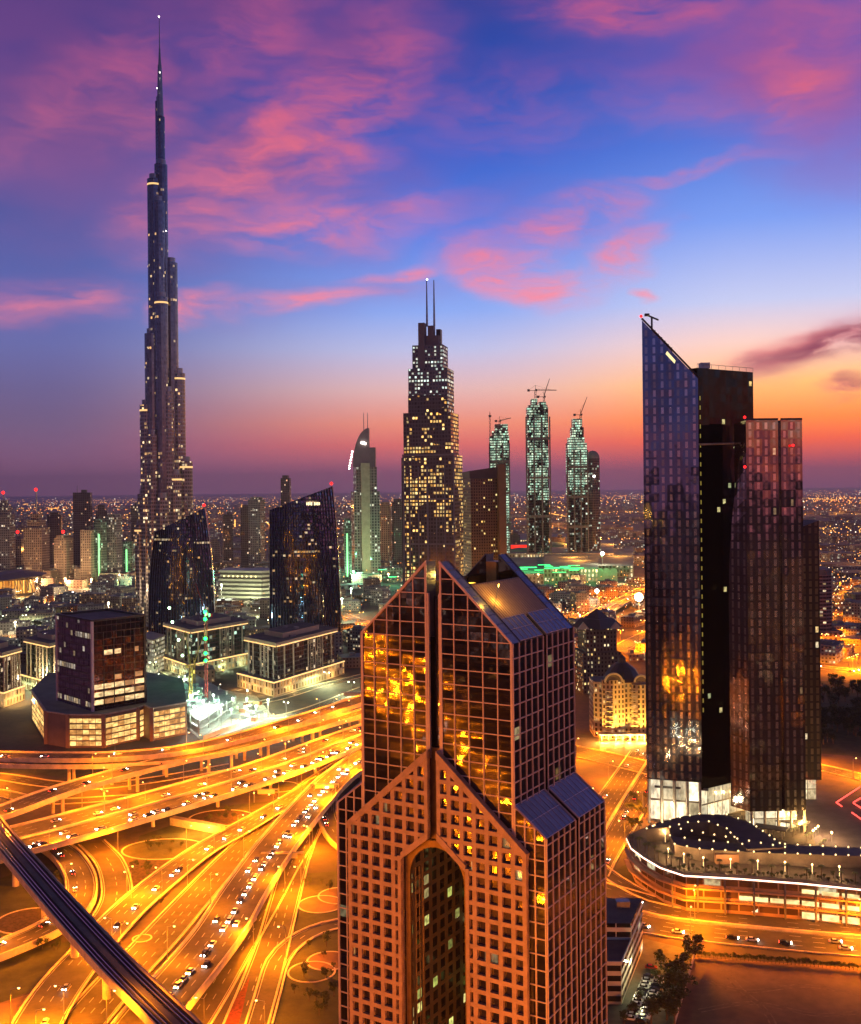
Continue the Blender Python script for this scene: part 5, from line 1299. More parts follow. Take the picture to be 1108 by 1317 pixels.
# floodlit round-roofed hall at the left edge
def hall():
    c = G(-6, 762); root = thing('round_roofed_hall', 'hall with sweeping dark roof over glowing orange walls at the left edge', 'hall', (c.x, c.y, 0)); excl(c.x, c.y, 110)
    m = MB(); rx, ry = 82, 60; n = 40
    for k in range(n):
        a0, a1 = 2 * math.pi * k / n, 2 * math.pi * (k + 1) / n
        def q(a, r, z): return (c.x + rx * r * math.cos(a), c.y + ry * r * math.sin(a), z + 7 * math.cos(a - .4))
        m.face([q(a0, 1.12, 26), q(a1, 1.12, 26), q(a1, .6, 33), q(a0, .6, 33)]); m.face([q(a0, .6, 33), q(a1, .6, 33), (c.x, c.y, 35)]); m.face([q(a1, 1.12, 26), q(a0, 1.12, 26), q(a0, .9, 23), q(a1, .9, 23)])
    m.build('roof', mat('dark_sweeping_roof', (.09, .07, .06), .4, .2, .2, .02), root)
    MB().prism(circ(c.x, c.y, rx * .86, 40, ry * .86), 0, 24, 6, 24, 0, 0).build('glowing_wall', fmat('hall_wall', wall=(.3,.12,.03), glass=(.4,.2,.05), ax=.16, ay=.02, p=1, s=1.5, cA=(1,.38,.04), cB=(1,.5,.1)), root)
    for k in range(24):
        a = math.pi + math.pi * k / 23; MB().tube((c.x + rx * 1.05 * math.cos(a), c.y + ry * 1.05 * math.sin(a), 0), (c.x + rx * .92 * math.cos(a), c.y + ry * .92 * math.sin(a), 27), .9, .6, 6).build('leaning_column', CREAM, root)
    for k in range(4): plight((-70 + k * 50, -90, 12), 60000, (1, .5, .1), root, 2)
hall()

# shopping mall under green light
def mall():
    c = G(700, 742); root = thing('shopping_mall', 'sprawling low mall with green lit roofs and a long red lit band', 'shopping mall', (c.x, c.y, 0)); excl(c.x + 40, c.y + 80, 200)
    excl(c.x, c.y + 250, 150)
    G1 = mat('mall_roof', (.16, .19, .15), .8, 0, .35, .02); W1 = fmat('mall_wall', wall=(.36,.29,.19), glass=(.2,.14,.08), ax=.25, ay=.2, p=.55, s=1.6, cA=(1,.65,.25), cB=(1,.9,.6), clump=.3)
    for (x0, y0, x1, y1, z) in ((655,752,700,728,20), (700,748,770,724,24), (640,726,790,705,26), (770,742,815,716,22), (660,708,735,698,30)):
        a, b = G(x0, y0), G(x1, y0); d = G(x1, y1); e = G(x0, y1)
        MB().prism(poly2([a, b, d, e]), 0, z, 7, 8, 0, 1).build('wing', [W1, G1], root)
    for (x, y, rx, ry, z) in ((700, 715, 70, 55, 34), (672, 722, 38, 40, 30)):
        p = G(x, y); MB().ball((p.x, p.y, 24), 1, 24, 8, (rx, ry, z - 20)).build('dome_roof', mat('green_membrane', (.14, .28, .14), .6, 0, .15, .02), root, True)
    gs = emat('mall_green_light', (.05, 1, .25), 1.8)
    for k in range(16):
        p = G(TR.uniform(668, 765), TR.uniform(727, 737), 25); MB().box((p.x, p.y, 26), (TR.uniform(10, 34), TR.uniform(3, 8), 1)).build('roof_light', gs, root)
    a, b = G(648, 706, 30), G(700, 702, 30); MB().box(((a.x + b.x) / 2, a.y - 4, 33), (b.x - a.x, 3, 13)).build('red_band', emat('mall_red', (1, .02, .01), 1.4), root)
    for x in (665, 700, 735, 775): p = G(x, 731, 26); plight((p.x - c.x, p.y - c.y - 10, 52), 110000, (.15, 1, .3), root, 3)
    for x in (668, 690, 712, 740, 770, 800): p = G(x, 756); plight((p.x - c.x, p.y - c.y - 14, 12), 45000, (1, .62, .22), root, 2)
    for k in range(7):
        p = G(735 + k * 9, 747); m = MB()
        m.ext([(-7, 0), (7, 0), (7, 18)] + [(7 * math.cos(q * math.pi / 8), 18 + 7 * math.sin(q * math.pi / 8)) for q in range(1, 8)] + [(-7, 18)], p + Vector((0, -4, 0)), (1, 0, 0), (0, -1, 0), 0, 3); m.build('arched_portal', CREAM, root)
mall()
t = thing('green_roof_plaza', 'low pavilion under green light left of the gabled tower top', 'pavilion', tuple(G(480, 745)))
for (x, y, w, d, z) in ((470, 745, 60, 40, 10), (500, 738, 50, 50, 14), (455, 757, 50, 36, 8)):
    p = G(x, y); MB().prism(rect(p.x, p.y, w, d, .2), 0, z, 6, 8, 0, 1).build('wing', [FAC['green'], MATS['mall_roof']], t); excl(p.x, p.y, 60)
for (x, y) in ((462, 746), (492, 742), (505, 752)): p = G(x, y); q = G(480, 745); plight((p.x - q.x, p.y - q.y - 20, 30), 90000, (.2, 1, .45), t, 3); MB().box((p.x, p.y, 15), (16, 5, 1)).build('roof_light', MATS['mall_green_light'], t)

# hotel with arches, pyramid-roofed block
def hotel():
    Y = 770; k = Y / F; c = P(796, 630, Y); root = thing('arched_hotel', 'cream hotel with rounded arches and dark domed roof, uplit gold from the street', 'hotel', (c.x, Y, 0)); excl(c.x, Y + 10, 45)
    HM = fmat('hotel_wall', wall=(.45,.33,.19), glass=(.10,.07,.05), ax=.26, ay=.24, p=.12, s=1.2, cA=(1,.6,.2), cB=(1,.8,.4))
    z = lambda y: zz(y, Y) - .0
    xa, xb = P(762, 630, Y).x, P(833, 630, Y).x; w = xb - xa
    MB().prism([(xa, Y + 4), (xa + 6, Y), (xb - 6, Y), (xb, Y + 4), (xb, Y + 26), (xa, Y + 26)], 0, z(880), 2.9, 3.5, 0, 1).build('shaft', [HM, ROOF], root)
    MB().prism([(xa + 5, Y - 3), (xa + 13, Y - 5), (xa + 21, Y - 3), (xa + 21, Y + 2), (xa + 5, Y + 2)], 0, z(876), 2.9, 3.5, 0, 1).build('bay', [HM, ROOF], root)
    MB().prism([(xb - 13, Y - 3), (xb - 7, Y - 5), (xb - 1, Y - 3), (xb - 1, Y + 2), (xb - 13, Y + 2)], 0, z(882), 2.9, 3.5, 0, 1).build('bay', [HM, ROOF], root)
    for cx, r in ((xa + 13, 6.8), (xb - 7, 5.2)):
        m = MB(); n = 10; zb = z(880)
        for j in range(n):
            a, b = math.pi * j / n, math.pi * (j + 1) / n
            m.ext([((r - 1.3) * math.cos(a), (r - 1.3) * math.sin(a)), (r * math.cos(a), r * math.sin(a)), (r * math.cos(b), r * math.sin(b)), ((r - 1.3) * math.cos(b), (r - 1.3) * math.sin(b))], (cx, Y - 4.5, zb + 1), (1, 0, 0), (0, -1, 0), 0, 1.5)
        m.build('roof_arch', CREAM, root)
        MB().ext([(-(r - 1.4), 0), (r - 1.4, 0)] + [((r - 1.4) * math.cos(q * math.pi / 8), (r - 1.4) * math.sin(q * math.pi / 8)) for q in range(1, 8)], (cx, Y - 3.6, zb + 1), (1, 0, 0), (0, -1, 0), 0, .6).build('arch_glass', [FAC['dark']], root)
    mx = (xa + xb) / 2 + 2
    m = MB(); rr = [(14, z(880)), (13.4, z(876)), (10, z(866)), (4.5, z(858)), (3, z(857)), (2.6, z(851)), (.3, z(847))]
    for (r0, h0), (r1, h1) in zip(rr, rr[1:]):
        for j in range(12):
            a, b = 2 * math.pi * j / 12, 2 * math.pi * (j + 1) / 12
            m.face([(mx + r0 * math.cos(a), Y + 11 + r0 * math.sin(a), h0), (mx + r0 * math.cos(b), Y + 11 + r0 * math.sin(b), h0), (mx + r1 * math.cos(b), Y + 11 + r1 * math.sin(b), h1), (mx + r1 * math.cos(a), Y + 11 + r1 * math.sin(a), h1)])
    m.build('domed_roof', mat('dark_slate', (.045, .035, .035), .5, 0, .2, .2), root)
    for j in range(9):
        m = MB(); 
        for x in (xa + 9.5 + 0, xb - 12): m.box((x, Y - 5.5, 6 + j * 3.5), (5, 2, .5))
        m.build('balcony', CREAM, root)
    for x in (4, 13, 22, 31, 38): plight((xa + x - c.x, -16, 3), 42000, (1, .5, .08), root, .5)
    m = MB(); m.box(((xa + xb) / 2, Y - 8, 4.6), (w * .9, 8, .8));
    m.build('entrance_canopy', CREAM, root)
    for j in range(8): MB().tube((xa + 3 + j * 5, Y - 11.5, 0), (xa + 3 + j * 5, Y - 11.5, 4.2), .5, n=8).build('column', CREAM, root)
hotel()
def pyramid_block():
    Y = 950; k = Y / F; c = P(766, 630, Y); root = thing('pyramid_roofed_block', 'dark apartment block with scattered lit windows and stepped pyramid roof', 'apartment block', (c.x, Y, 0)); excl(c.x, Y + 10, 50)
    PM = fmat('dark_apartment', wall=(.10,.08,.06), glass=(.05,.04,.04), ax=.28, ay=.28, p=.24, s=1.5, cA=(1,.65,.2), cB=(1,.85,.5))
    z = lambda y: zz(y, Y)
    MB().prism(rect(c.x, Y, 50 * k, 30, .15), 0, z(838), 3.2, 3.6, 0, 1).build('shaft', [PM, ROOF], root)
    MB().prism(rect(c.x, Y, 40 * k, 26, .15), z(838), z(808), 3.2, 3.6, 0, 1).build('shaft', [PM, ROOF], root)
    MB().tube((c.x, Y, z(808)), (c.x, Y, z(797)), 23, 14, 4).tube((c.x, Y, z(797)), (c.x, Y, z(785)), 11, .4, 4).build('roof', MATS['dark_slate'], root)
    for x in (-14, 14): MB().ext([(-5, 0), (5, 0), (0, 6)], (c.x + x, Y - 14, z(808)), (1, 0, 0), (0, -1, 0), 0, 5).build('dormer', CREAM, root)
    MB().prism(rect(c.x + 52, Y - 20, 26, 24, .1), 0, z(868), 3.2, 3.6, 0, 1).build('low_wing', [PM, ROOF], root)
pyramid_block()

# ================================================================= TREES
def crown_mesh(seed, h=7, r=3.2, n=420, flat=1.0, palm=False):
    rr = random.Random(seed); m = MB()
    cl = [(rr.uniform(-.6, .6) * r, rr.uniform(-.6, .6) * r, h * rr.uniform(.5, .95), r * rr.uniform(.3, .55)) for _ in range(9)]
    for _ in range(n):
        x, y, z, q = rr.choice(cl); d = Vector((rr.gauss(0, 1), rr.gauss(0, 1), rr.gauss(0, .8))).normalized() * q * rr.uniform(.55, 1.05)
        c = Vector((x, y, z)) + d; a = Vector((rr.uniform(-1, 1), rr.uniform(-1, 1), rr.uniform(-.5, .5))).normalized(); b = a.cross(Vector((rr.uniform(-1, 1), rr.uniform(-1, 1), rr.uniform(-1, 1)))).normalized(); s = rr.uniform(.3, .55)
        m.face([c - a * s, c + b * s * .6, c + a * s, c - b * s * .6])
    return m
LEAF = mat('dark_leaves', (.045, .06, .015), .7, 0, .5, .8); LEAF2 = mat('palm_leaves', (.10, .12, .025), .6, 0, .4, .8); BARK = mat('bark', (.12, .08, .05), .9, 0, .3, .8)
def tree_proto(seed):
    t = thing('tree', 'tree', 'tree'); crown_mesh(seed).build('crown', LEAF, t)
    m = MB(); m.tube((0, 0, 0), (.1, 0, 3.4), .28, .16, 7); 
    for a in (0, 1.6, 3.1, 4.6): m.tube((.1, 0, 2.6), (1.5 * math.cos(a), 1.5 * math.sin(a), 4.9), .13, .05, 5)
    m.build('trunk', BARK, t); return t
def palm_proto():
    t = thing('palm', 'palm', 'palm tree'); m = MB(); rr = random.Random(2)
    for k in range(13):
        a = 2 * math.pi * k / 13 + rr.uniform(-.2, .2); prev = Vector((0, 0, 5.0)); L = rr.uniform(1.7, 2.3)
        for j in range(1, 5):
            t_ = j / 4; nx = Vector((math.cos(a) * L * t_, math.sin(a) * L * t_, 5.0 + .9 * t_ - 1.9 * t_ * t_)); s = Vector((-math.sin(a), math.cos(a), 0)) * (.62 * (1.1 - t_))
            m.face([prev - s, prev + s, nx + s * .8, nx - s * .8]); prev = nx
    m.build('crown', LEAF2, t); MB().tube((0, 0, 0), (0, 0, 5.1), .2, .15, 7).build('trunk', BARK, t); return t
TP = [tree_proto(s) for s in (1, 2, 3)]; PP = palm_proto(); used = {0: False, 1: False, 2: False, 'p': False}
def plant(x, y, z=0, s=1.0, label='', group='', kind=None):
    i = 'p' if kind == 'p' else TR.randrange(3); src = PP if i == 'p' else TP[i]
    o = copy_tree(src) if used[i] else src; used[i] = True
    o.location = (x, y, z); o.rotation_euler = (0, 0, TR.uniform(0, 6)); o.scale = (s, s, s * TR.uniform(.85, 1.15)); o['label'] = label; o['group'] = group; return o
for (x, y, s) in ((893,1232,1.2),(889,1241,1.0),(878,1262,1.3),(866,1275,1.35),(880,1283,1.3),(862,1292,1.3),(874,1301,1.2),(850,1246,.8),(843,1262,.7),(858,1312,1.2),(838,1318,1.1),(846,1304,1.0),(824,1290,.6),(814,1306,.6),(803,1316,.6),(868,1318,1.1)):
    p = G(x, y); plant(p.x, p.y, 0, s, 'dark bushy tree between the parked cars and the sandy lot', 'trees beside the sandy lot')
for _ in range(60):
    x, y = TR.uniform(1038, 1125), TR.uniform(882, 962); p = G(x, y); plant(p.x, p.y, 0, TR.uniform(1.1, 2.0), 'dark tree in the unlit park at the right edge', 'trees of the dark park')
for k in range(44):
    p = G(898 + k * 5.0, 1231 + k * .42); plant(p.x, p.y, 0, TR.uniform(.28, .42), 'low shrub of the hedge between boulevard and sandy lot', 'hedge shrubs of the sandy lot')
for _ in range(16):
    p = G(TR.uniform(806, 842), TR.uniform(1025, 1070)); plant(p.x, p.y, 0, TR.uniform(.5, .8), 'small tree left of the glass tower lobby', 'trees by the tower lobby')
for _ in range(60):
    x, y = TR.uniform(0, 470), TR.uniform(775, 880); p = G(x, y)
    if all((p.x - a) ** 2 + (p.y - b) ** 2 > (r * .8) ** 2 for a, b, r in EXCL): plant(p.x, p.y, 0, TR.uniform(1.0, 1.8), 'dark tree among the office blocks behind the interchange', 'trees of the office district')

# ================================================================= TERRACE MALL
def terrace_mall():
    z = 15
    out = [(806,1079),(812,1092),(828,1104),(850,1117),(880,1127),(950,1131),(1030,1137),(1108,1145),(1190,1151)]
    O = [G(x, y, z) for x, y in out]; bk = [G(1190,1098,z), G(1080,1094,z), G(1012,1091,z), G(968,1062,z), G(925,1049,z), G(880,1051,z), G(835,1063,z)]
    c = O[3]; root = thing('terrace_mall', 'curved low mall with roof terraces, pale lit edge and palm planters below the glass towers', 'shopping mall', (c.x, c.y, 0)); excl(230, 500, 120)
    OP = poly2(O); pl = OP + poly2(bk)
    MB().prism([(x, y) for x, y in scale_poly(pl, .965)], 0, z - .2, 7, 5, 0, 1).build('shop_front', [fmat('shop_wall', wall=(.30,.18,.10), glass=(.13,.08,.04), ax=.04, ay=.3, p=.14, prow=.1, s=1.3, cA=(1,.7,.3), cB=(1,1,.6), clump=.35), ROOF], root)
    m = MB(); m.prism(pl, z, z + .7, 60, 60, 0, 0, bottom=True); m.build('terrace_deck', mat('terrace_paving', (.085, .062, .05), .7, 0, .3, .3), root)
    for zb in (5, 10):
        m = MB(); q = scale_poly(pl, 1.0)
        for i in range(len(O) - 1):
            a, b = q[i], q[i + 1]; v = Vector((b[0] - a[0], b[1] - a[1], 0)); m.box(((a[0]+b[0])/2, (a[1]+b[1])/2 + .8, zb), (v.length + .5, 2.0, .8), math.atan2(v.y, v.x))
        m.build('balcony_slab', mat('balcony_stone', (.42, .25, .14), .6, 0, .15, .2), root)
    m = MB(); g = MB()
    for i in range(len(O) - 1):
        a, b = O[i], O[i + 1]; v = b - a; rz = math.atan2(v.y, v.x)
        m.box(((a.x+b.x)/2, (a.y+b.y)/2 - .25, z + .25), (v.length + .2, .4, .5), rz); g.box(((a.x+b.x)/2, (a.y+b.y)/2 + .3, z + 1.2), (v.length, .12, 1.0), rz)
    m.build('edge_light', PINK_STRIP, root); g.build('parapet', CONC_D, root)
    for i in range(3, len(O) - 1):
        a, b = O[i], O[i + 1]; k = max(1, int((b - a).length / 9))
        for j in range(k): p = a.lerp(b, (j + .5) / k); MB().box((p.x, p.y - .1, 7.3), (.7, .7, 14.6)).build('column', CONC_D, root)
    for i in (5, 6, 7):
        a, b = O[i], O[i + 1]; v = b - a; n = max(3, int(v.length / 6))
        for r_ in ((7.2, 1.8), (12, 1.6), (2.2, 2.6)):
            for j in range(n):
                if r_[0] > 10 and i == 5: continue
                if r_[0] < 3 and i == 5: continue
                p = a.lerp(b, (j + .5) / n); MB().box((p.x, p.y + .35, r_[0]), (v.length / n * .86, .3, r_[1]), math.atan2(v.y, v.x)).build('shop_window', imat('shop_light', (1, .8, .36), 1.5), root)
    # upper crescent roof
    def band(px_out, px_in, z0, z1, nm, mt, litn=0):
        A = [G(x, y, z1) for x, y in px_out]; B = [G(x, y, z1) for x, y in px_in]
        MB().prism(poly2(A + B[::-1]), z0, z1, 6, 4, 0, 0, bottom=True).build(nm, mt, root)
        return A, B
    rf = mat('crescent_roof', (.12, .09, .075), .6, 0, .3, .2)
    A, B = band([(832,1066),(862,1054),(900,1047),(935,1048),(965,1058),(990,1075),(1010,1090)], [(862,1064),(885,1058),(912,1057),(935,1066),(945,1077),(955,1086),(962,1092)], z + .8, z + 7, 'crescent_roof', rf)
    A2, B2 = band([(868,1086),(900,1092),(950,1095),(1010,1098),(1108,1101),(1190,1105)], [(862,1075),(900,1081),(955,1085),(1010,1086),(1108,1091),(1190,1094)], z + .8, z + 6, 'gallery_roof', rf)
    m = MB(); sp = emat('roof_spot', (1, .68, .3), 3)
    for Z, row in ((z + 7, A + B), (z + 6, A2 + B2)):
        for i in range(len(row) - 1):
            a, b = row[i], row[i + 1]
            if (a - b).length > 70: continue
            k = max(1, int((a - b).length / 5.0))
            for j in range(k): p = a.lerp(b, j / k); MB().ball((p.x, p.y - .0, Z + .25), .38, 6, 4).build('roof_spot', sp, root)
    for x, y in ((840,1075),(856,1085),(872,1078),(890,1075),(905,1068),(925,1078),(905,1117),(940,1119),(975,1121),(1010,1123),(1045,1126),(1080,1129),(880,1112),(860,1105)):
        p = G(x, y, z); plight((p.x - c.x, p.y - c.y, z + 5), 4000, (1, .55, .18), root, .3)
        MB().tube((p.x, p.y, z + .7), (p.x, p.y, z + 4.2), .1, n=5).ball((p.x, p.y, z + 4.5), .4, 6, 4).build('terrace_lamp', sp, root)
    for x in (1010, 1045, 1080, 1110): p = G(x, 1165); plight((p.x - c.x, p.y - c.y + 3, 4), 9000, (1, .8, .45), root, .5)
    a = G(935, 1112, z); MB().box((a.x, a.y, z + 2.6), (10, 3, 4.4)).build('kiosk', mat('kiosk_wall', (.3, .15, .08), .7, 0, .1, .3), root)
    a = G(985, 1098, z); MB().box((a.x - 10, a.y + 30, z + 1.0), (16, 7, .5), .1).build('roof_pool', mat('pool_water', (.02, .2, .22), .05, .2, .2, .3), root)
    # edge palms
    for k in range(22):
        t_ = k / 21; i = int(t_ * (len(O) - 3)); f = t_ * (len(O) - 3) - i; p = O[i + 1].lerp(O[min(i + 2, len(O) - 1)], f)
        plant(p.x + .5, p.y + 4 + (k % 2) * 3, z + .7, TR.uniform(.9, 1.15), 'small palm lit yellow in a planter on the mall terrace', 'palms on the mall terrace', 'p')
terrace_mall()
for k in range(46):
    p = G(862 + k * 6.0, 1117 + k * .42 + TR.uniform(-3, 5), 15.7); plant(p.x, p.y, 15.7, TR.uniform(.22, .36), 'clipped shrub in the planters of the mall terrace', 'shrubs on the mall terrace')
for (x0, y0, x1, y1, n) in ((185, 1080, 235, 1100, 8), (262, 1045, 310, 1058, 7), (165, 1112, 225, 1130, 9), (60, 1128, 92, 1165, 7), (205, 1165, 240, 1195, 6), (375, 1130, 430, 1150, 7), (380, 1215, 430, 1260, 9), (375, 1275, 430, 1310, 8), (50, 1215, 90, 1240, 5), (20, 990, 160, 992, 8)):
    for _ in range(n):
        p = G(TR.uniform(x0, x1), TR.uniform(y0, y1))
        if all((p.x - f[0].x) ** 2 + (p.y - f[0].y) ** 2 > (f[2] / 2 + 2) ** 2 for fr in ROADPATHS.values() for f in fr): plant(p.x, p.y, 0, TR.uniform(.3, .7), 'small shrub in the dark lawns between the interchange ramps', 'shrubs of the interchange lawns')
def garden_east():
    p0 = G(985, 1065); cnt = 0
    for k in range(34):
        t_ = k / 33; x = 968 + 96 * t_ + (k % 3) * 9 - 9; y = 1036 + 48 * t_ + (k % 2) * 10; p = G(x, y)
        if k % 2: plant(p.x, p.y, 0, .8, 'palm in the lamp lit garden right of the brown tower', 'palms of the garden by the towers', 'p')
        else:
            f = thing('garden_lamp', 'small globe lamp in the garden right of the brown tower', 'lamp', (p.x, p.y, 0), 'globe lamps of the tower garden'); MB().tube((p.x, p.y, 0), (p.x, p.y, 4), .1, n=5).build('pole', METAL, f); MB().ball((p.x, p.y, 4.4), .5, 8, 5).build('globe', emat('globe_gold', (1, .75, .35), 7), f)
            plight((0, -.2, 5.4), 7000, (1, .6, .2), f, .3)
    for (x, y) in ((1006,1058),(1020,1067),(992,1075)):
        p = G(x, y); f = thing('pavilion', 'flat dark roofed pavilion in the garden right of the brown tower', 'pavilion', (p.x, p.y, 0), 'garden pavilions by the towers')
        MB().box((p.x, p.y, 4.3), (16, 7, .5), -.5).build('roof', ROOF, f); m = MB()
        for a in (-6, 0, 6):
            for b in (-2.6, 2.6): MB().box((p.x + a * math.cos(.5) + b * math.sin(.5), p.y - a * math.sin(.5) + b * math.cos(.5), 2), (.4, .4, 4.1)).build('post', CREAM, f)
garden_east()
f = thing('neon_outline', 'nested red neon chevrons on the dark plot at the right edge', 'neon light', tuple(G(1090, 1030)))
for pts in ([(1076,1032),(1108,1011),(1130,1000)], [(1076,1032),(1083,1037)], [(1098,1032),(1108,1026),(1125,1018)], [(1098,1033),(1125,1050)], [(1096,1045),(1120,1062)]):
    m = MB()
    for a, b in zip(pts, pts[1:]): m.tube(G(*a, 1), G(*b, 1), .35, n=5)
    m.build('neon_tube', emat('red_neon', (1, .06, .05), 3), f)

# ================================================================= WHITE OFFICE, PARKED CARS
def white_office():
    Nn, Rr, L = G(806, 1290), G(829, 1215), G(770, 1300); root = thing('white_office', 'small white office with dark strip windows at the foot of the gabled tower', 'office building', (Nn.x, Nn.y, 0)); excl(70, 390, 40)
    A, B = G(800, 1292), G(827, 1222); v = B - A; n = Vector((v.y, -v.x, 0)).normalized()
    if n.x > 0: n = -n
    n = Vector((-1, .05, 0)); pl = [(A.x, A.y), (B.x, B.y), (B.x - 22, B.y + 1), (A.x - 22, A.y + 1)]
    WO = fmat('white_office_wall', wall=(.62,.58,.44), glass=(.03,.03,.03), ax=.03, ay=.28, p=.05, s=1.0, cA=(1,.9,.5), cB=(1,1,.8), wrough=.6)
    MB().prism(pl, 0, 14, 5, 3.5, 0, 1).build('body', [WO, ROOF], root)
    q = [wall_pts(pl[0], pl[1], .45), pl[1], pl[2], wall_pts(pl[3], pl[2], .45)]; MB().prism(q, 14.02, 20, 5, 3.5, 0, 1).build('body', [WO, ROOF], root)
    m = MB()
    for a, b in zip(pl, pl[1:] + pl[:1]): vv = Vector((b[0]-a[0], b[1]-a[1], 0)); m.box(((a[0]+b[0])/2, (a[1]+b[1])/2, 14.4), (vv.length, .4, .9), math.atan2(vv.y, vv.x))
    m.build('parapet', mat('white_render', (.6, .56, .45), .7, 0, .1, .3), root)
    MB().box((B.x - 9, B.y - 8, 21.2), (5, 4, 2.4)).build('roof_unit', METAL, root)
    for y in (0, 14, 28): plight((6, y + 2, 7), 1500, (1, .95, .5), root, .4)
white_office()
def car_proto(name, label, cat, paint, head=False):
    t = thing(name, label, cat)
    side = [(-2.2, .35), (2.2, .35), (2.25, .75), (1.5, .92), (-2.1, .98), (-2.25, .7)]
    m = MB(); m.ext([(x, z) for x, z in side], (0, 0, 0), (1, 0, 0), (0, -1, 0), -.9, .9); m.build('body', paint, t)
    m = MB(); A = [(-1.75, .97), (1.0, .93), (.35, 1.42), (-1.2, 1.45)]; m.ext(A, (0, 0, 0), (1, 0, 0), (0, -1, 0), -.78, .78); m.build('cabin', mat('car_glass', (.02, .02, .025), .1, .3, .1, .5), t)
    MB().box((-.42, 0, 1.47), (1.45, 1.4, .06)).build('roof', paint, t)
    for x in (-1.4, 1.4):
        for y in (-.88, .88): wh = MB().tube((x, y - .1, .34), (x, y + .1, .34), .34, n=12).build('wheel', mat('tyre_rubber', (.02, .02, .02), .8), t); MB().tube((x, y - .115, .34), (x, y + .115, .34), .19, n=8).build('rim', METAL, wh)
    for y in (-.6, .6):
        MB().ball((2.24, y, .7), .26 if head else .12, 6, 4).build('headlight', HEADL if head else METAL, t); MB().ball((-2.24, y, .75), .16 if head else .1, 6, 4).build('tail_light', TAILL if head else REDM, t)
    return t
paints = [mat('white_car_paint', (.7, .7, .68), .25, 0, .05), mat('silver_car_paint', (.4, .4, .42), .3, .4, .05), mat('black_car_paint', (.03, .03, .035), .2, 0, .05), mat('red_car_paint', (.4, .03, .02), .25, 0, .05)]
pnames = ['white', 'silver', 'black', 'red']
CP = [car_proto('parked_car', pnames[i] + ' car', 'car', paints[i]) for i in range(4)]; cu = [False] * 4
def park(px, py, a, i, lab, grp):
    o = copy_tree(CP[i]) if cu[i] else CP[i]; cu[i] = True; p = G(px, py); o.location = (p.x, p.y, .05); o.rotation_euler = (0, 0, a); o['label'] = lab; o['group'] = grp
for k in range(26):
    row = k % 2; t_ = (k // 2) / 13; park(812 + 25 * t_ + row * 14, 1312 - 58 * t_ + row * 3, -.3 + TR.uniform(-.1, .1), [0, 2, 1, 0, 2][k % 5], '%s car parked in the row beside the white office' % pnames[[0, 2, 1, 0, 2][k % 5]], 'cars parked beside the white office, ' + pnames[[0, 2, 1, 0, 2][k % 5]])
park(838, 1246, -.2, 3, 'red car at the top of the row beside the white office', 'red car')
TC = [car_proto('traffic_car', pnames[i] + ' car', 'car', paints[i], True) for i in range(3)]; tu = [False] * 3
def drive(key, n, offs, sgn, lift=.08, lab=''):
    fr = ROADPATHS[key]; L = len(fr)
    for k in range(n):
        i = int((k + TR.random()) / n * (L - 2)); p, nn, w, t = fr[i]; o_ = TR.choice(offs); q = p.lerp(fr[i + 1][0], TR.random()) + nn * (o_ * w)
        if q.y < 352: continue
        c = TR.randrange(3); o = copy_tree(TC[c]) if tu[c] else TC[c]; tu[c] = True
        o.location = (q.x, q.y, p.z + lift); o.rotation_euler = (0, 0, math.atan2(t.y, t.x) + (math.pi if sgn < 0 else 0)); o['label'] = '%s car driving %s' % (pnames[c], lab); o['group'] = '%s cars driving %s' % (pnames[c], lab)
drive('main', 62, (.40,), -1, .08, 'in the outer lane of the widest elevated highway'); drive('main', 22, (.34, .22), -1, .08, 'along the near lanes of the widest elevated highway'); drive('main', 22, (-.16, -.3), 1, .08, 'along the far lanes of the widest elevated highway')
drive('diag', 50, (.06,), -1, .08, 'in the middle lane of the diagonal elevated road'); drive('diag', 14, (.25, .2, -.2), -1, .08, 'down the diagonal elevated road'); drive('second', 18, (.15, -.15), 1, .08, 'along the second flyover'); drive('top', 18, (.15, -.15), -1, .08, 'along the topmost flyover')
drive('slip_b', 18, (.15,), -1, .3, 'along the wide curving surface road'); drive('loop_tower', 12, (.2,), -1, .1, 'round the ramp at the foot of the gabled tower'); drive('loop_left', 6, (.2,), -1, .1, 'round the left loop ramp')
drive('square', 16, (.2, .35, -.2, -.35), -1, .1, 'along the avenue below the arched hotel'); drive('front', 14, (.2, -.2, .35), 1, .2, 'along the boulevard below the terrace mall'); drive('far_hwy', 22, (.2, .35), -1, .1, 'down the far elevated highway'); drive('right_hwy', 8, (.2, -.2), 1, .1, 'on the highway behind the dark park')
for pts in ([(905, 1260), (960, 1275), (1040, 1268), (1130, 1285)], [(900, 1300), (970, 1290), (1050, 1305), (1120, 1300)], [(930, 1245), (950, 1270), (985, 1300), (1000, 1330)]):
    fr = frames(catmull([tuple(G(x, y, .05)) + (3.2,) for x, y in pts], 4)); m = MB()
    for s_ in (-1, 1): strip(m, fr, lambda w: s_ * 1.0 - .3, lambda w: s_ * 1.0 + .3, .01, .01)
    tag(m.build('dirt_track', mat('worn_sand', (.235, .135, .07), .9, 0, .5, .4)), kind='structure')
A, B = G(893, 1233), G(868, 1318); v = B - A; t = thing('boundary_wall', 'low pale boundary wall along the left side of the sandy lot', 'wall', tuple(A)); MB().box(((A.x+B.x)/2, (A.y+B.y)/2, .9), (v.length, .35, 1.8), math.atan2(v.y, v.x)).build('wall', CREAM, t)
